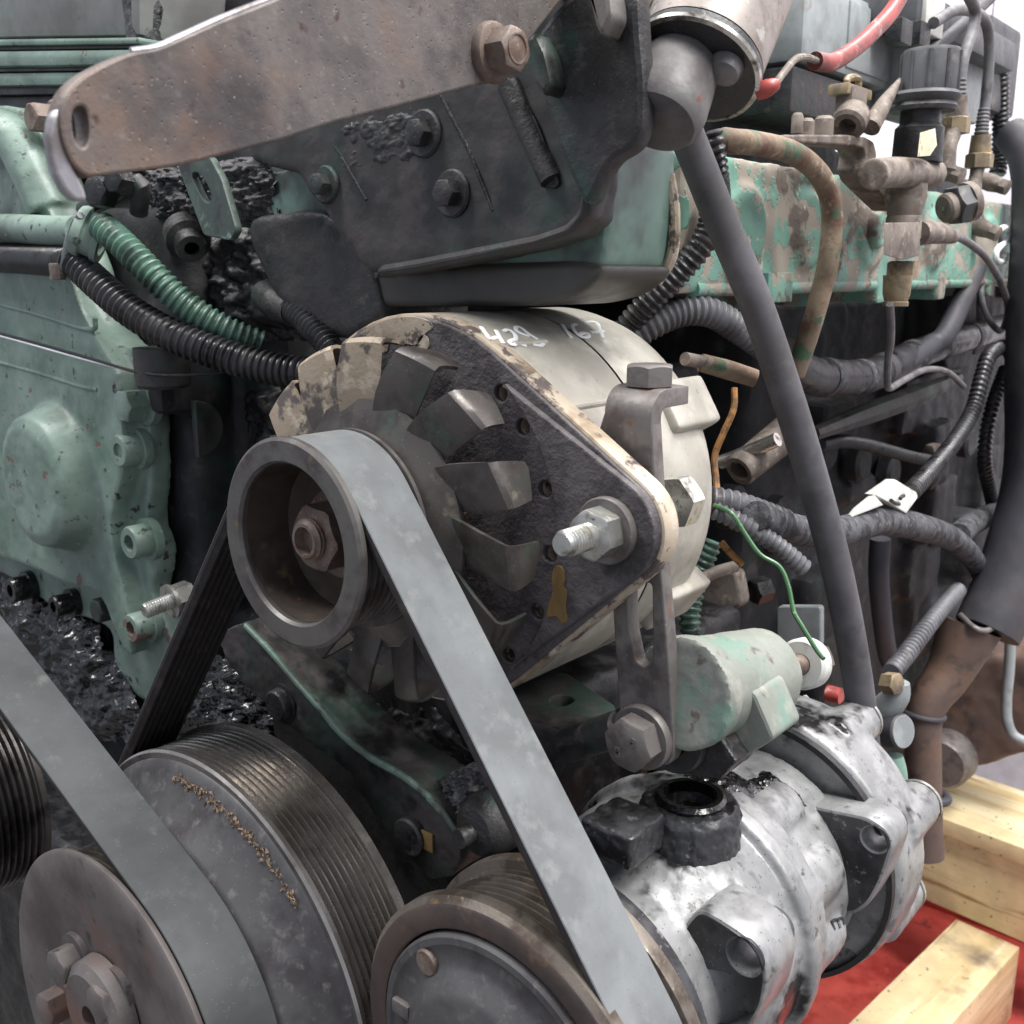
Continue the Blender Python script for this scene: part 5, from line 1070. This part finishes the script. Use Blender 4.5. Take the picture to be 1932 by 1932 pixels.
# ================================================================== CAKED GRIME
def grime(name, label, k, quad, Y, n, amp, m, sc=0.22, seed=0, plane='Y'):
    q = [U(*z(k, a, b), **{plane: y_}) for (a, b), y_ in zip(quad, Y)]; v = []; f = []
    nx = ny = n
    nn = np.cross(q[1]-q[0], q[3]-q[0]); nn /= np.linalg.norm(nn)
    if nn@(CAM-q[0]) < 0: nn = -nn
    for j in range(ny+1):
        for i in range(nx+1):
            s_, t_ = i/nx, j/ny; p = q[0]*(1-s_)*(1-t_)+q[1]*s_*(1-t_)+q[2]*s_*t_+q[3]*(1-s_)*t_
            x = Vector(p)*sc+Vector((seed*3.1, seed, 0)); e = min(1, 5*min(s_, 1-s_, t_, 1-t_))
            h = (mnoise.noise(x*0.35)*1.3+mnoise.noise(x)+0.45*mnoise.noise(x*2.3))
            v.append(p+nn*(amp*h-amp*1.6*(1-e)))
            if j < ny and i < nx: a = j*(nx+1)+i; f.append((a, a+1, a+nx+2, a+nx+1))
    o = obj(name, G().add(v, f), m, smooth=80); return tag(o, label, 'grime', None, 'stuff')
grime('oily_grime', 'wet black grime caked below the timing cover', 'O', [(-80, 60), (640, 420), (1080, 1260), (120, 1260)], [78, 80, 70, 70], 110, 4.5, M_goo, 0.14, 1)
grime('oily_grime', 'wet grime between the belt strand and the green bracket arm', 'O', [(1180, 560), (1900, 700), (1932, 1300), (900, 1260)], [84, 80, 74, 74], 90, 4, M_goo, 0.16, 2)
grime('dry_grime', 'crusty grey grime under the rusty bar', 'A', [(760, 960), (1480, 860), (1560, 1300), (800, 1250)], [96, 96, 100, 96], 90, 4, M_dryg, 0.26, 3)
grime('oily_grime', 'black grime behind the corrugated hoses', 'A', [(560, 1200), (1500, 1250), (1800, 1932), (700, 1932)], [112, 118, 126, 112], 100, 6, M_black, 0.12, 4)
grime('dry_grime', 'crusty grime on top of the coolant housing front', 'B', [(-60, 690), (600, 560), (640, 900), (60, 980)], [83.7, 83.7, 83.7, 83.7], 80, 0.8, M_dkcast, 0.3, 5)
grime('dry_grime', 'grey crust beside the stud below the belt', 'R', [(1380, 1180), (1960, 900), (1960, 1300), (1620, 1500)], [60, 60, 56, 56], 70, 2.6, M_dryg, 0.4, 6)
grime('oily_grime', 'black oily film on the dark panel under the alternator', 'R', [(560, 200), (1400, 250), (1960, 1100), (900, 1050)], [120, 120, 112, 112], 90, 3.0, M_black, 0.12, 7)
def drape(name, label, k, poly, cx, cz, R, y0, y1, n, amp, m, seed):
    """ragged oil film lying on a cylinder along Y: kept where a noise mask inside the outline says so"""
    pts = [UC(*z(k, a, b), cx, cz, R) for a, b in poly]
    ths = [math.atan2(p[2]-cz, p[0]-cx) for p in pts]; ys = [p[1] for p in pts]
    t0, t1, a0, a1 = min(ths), max(ths), min(ys), max(ys); v = []; f = []
    for j_ in range(n+1):
        for i_ in range(n+1):
            t_, y_ = t0+(t1-t0)*i_/n, a0+(a1-a0)*j_/n
            e = min(1, 4*min(i_/n, 1-i_/n, j_/n, 1-j_/n)); x = Vector((t_*60, y_, seed))*0.09
            h = mnoise.noise(x)*0.9+mnoise.noise(x*3)*0.5+0.25*mnoise.noise(x*7)
            r_ = R+amp*(h+0.55)-amp*2.6*(1-e)
            v.append((cx+r_*math.cos(t_), y_, cz+r_*math.sin(t_)))
            if i_ < n and j_ < n: q = j_*(n+1)+i_; f.append((q, q+1, q+n+2, q+n+1))
    return tag(obj(name, G().add(v, f), m, smooth=80), label, 'grime', None, 'stuff')
drape('oily_grime', 'black oil pooled on top of the compressor beside the port', 'Q', [(60, 560), (300, 180), (760, 250), (700, 420)], CP[0], CP[1], 60.3, 0, 0, 90, 1.5, M_goo, 3)
drape('oily_grime', 'black oil streak on the compressor in front of the rear lug', 'Q', [(700, 260), (900, 300), (1120, 420), (1000, 520)], CP[0], CP[1], 57, 0, 0, 70, 1.6, M_goo, 8)
drape('oily_grime', 'oily smear on the compressor neck above the front lug', 'Q', [(60, 900), (380, 900), (420, 1060), (200, 1120)], CP[0], CP[1], 47, 0, 0, 60, 1.2, M_aluD, 5)
grime('oily_grime', 'dark sludge left of the alternator lug', 'D', [(1080, 60), (1800, 300), (1600, 900), (900, 700)], [150, 120, 130, 170], 90, 5, M_black, 0.1, 9)
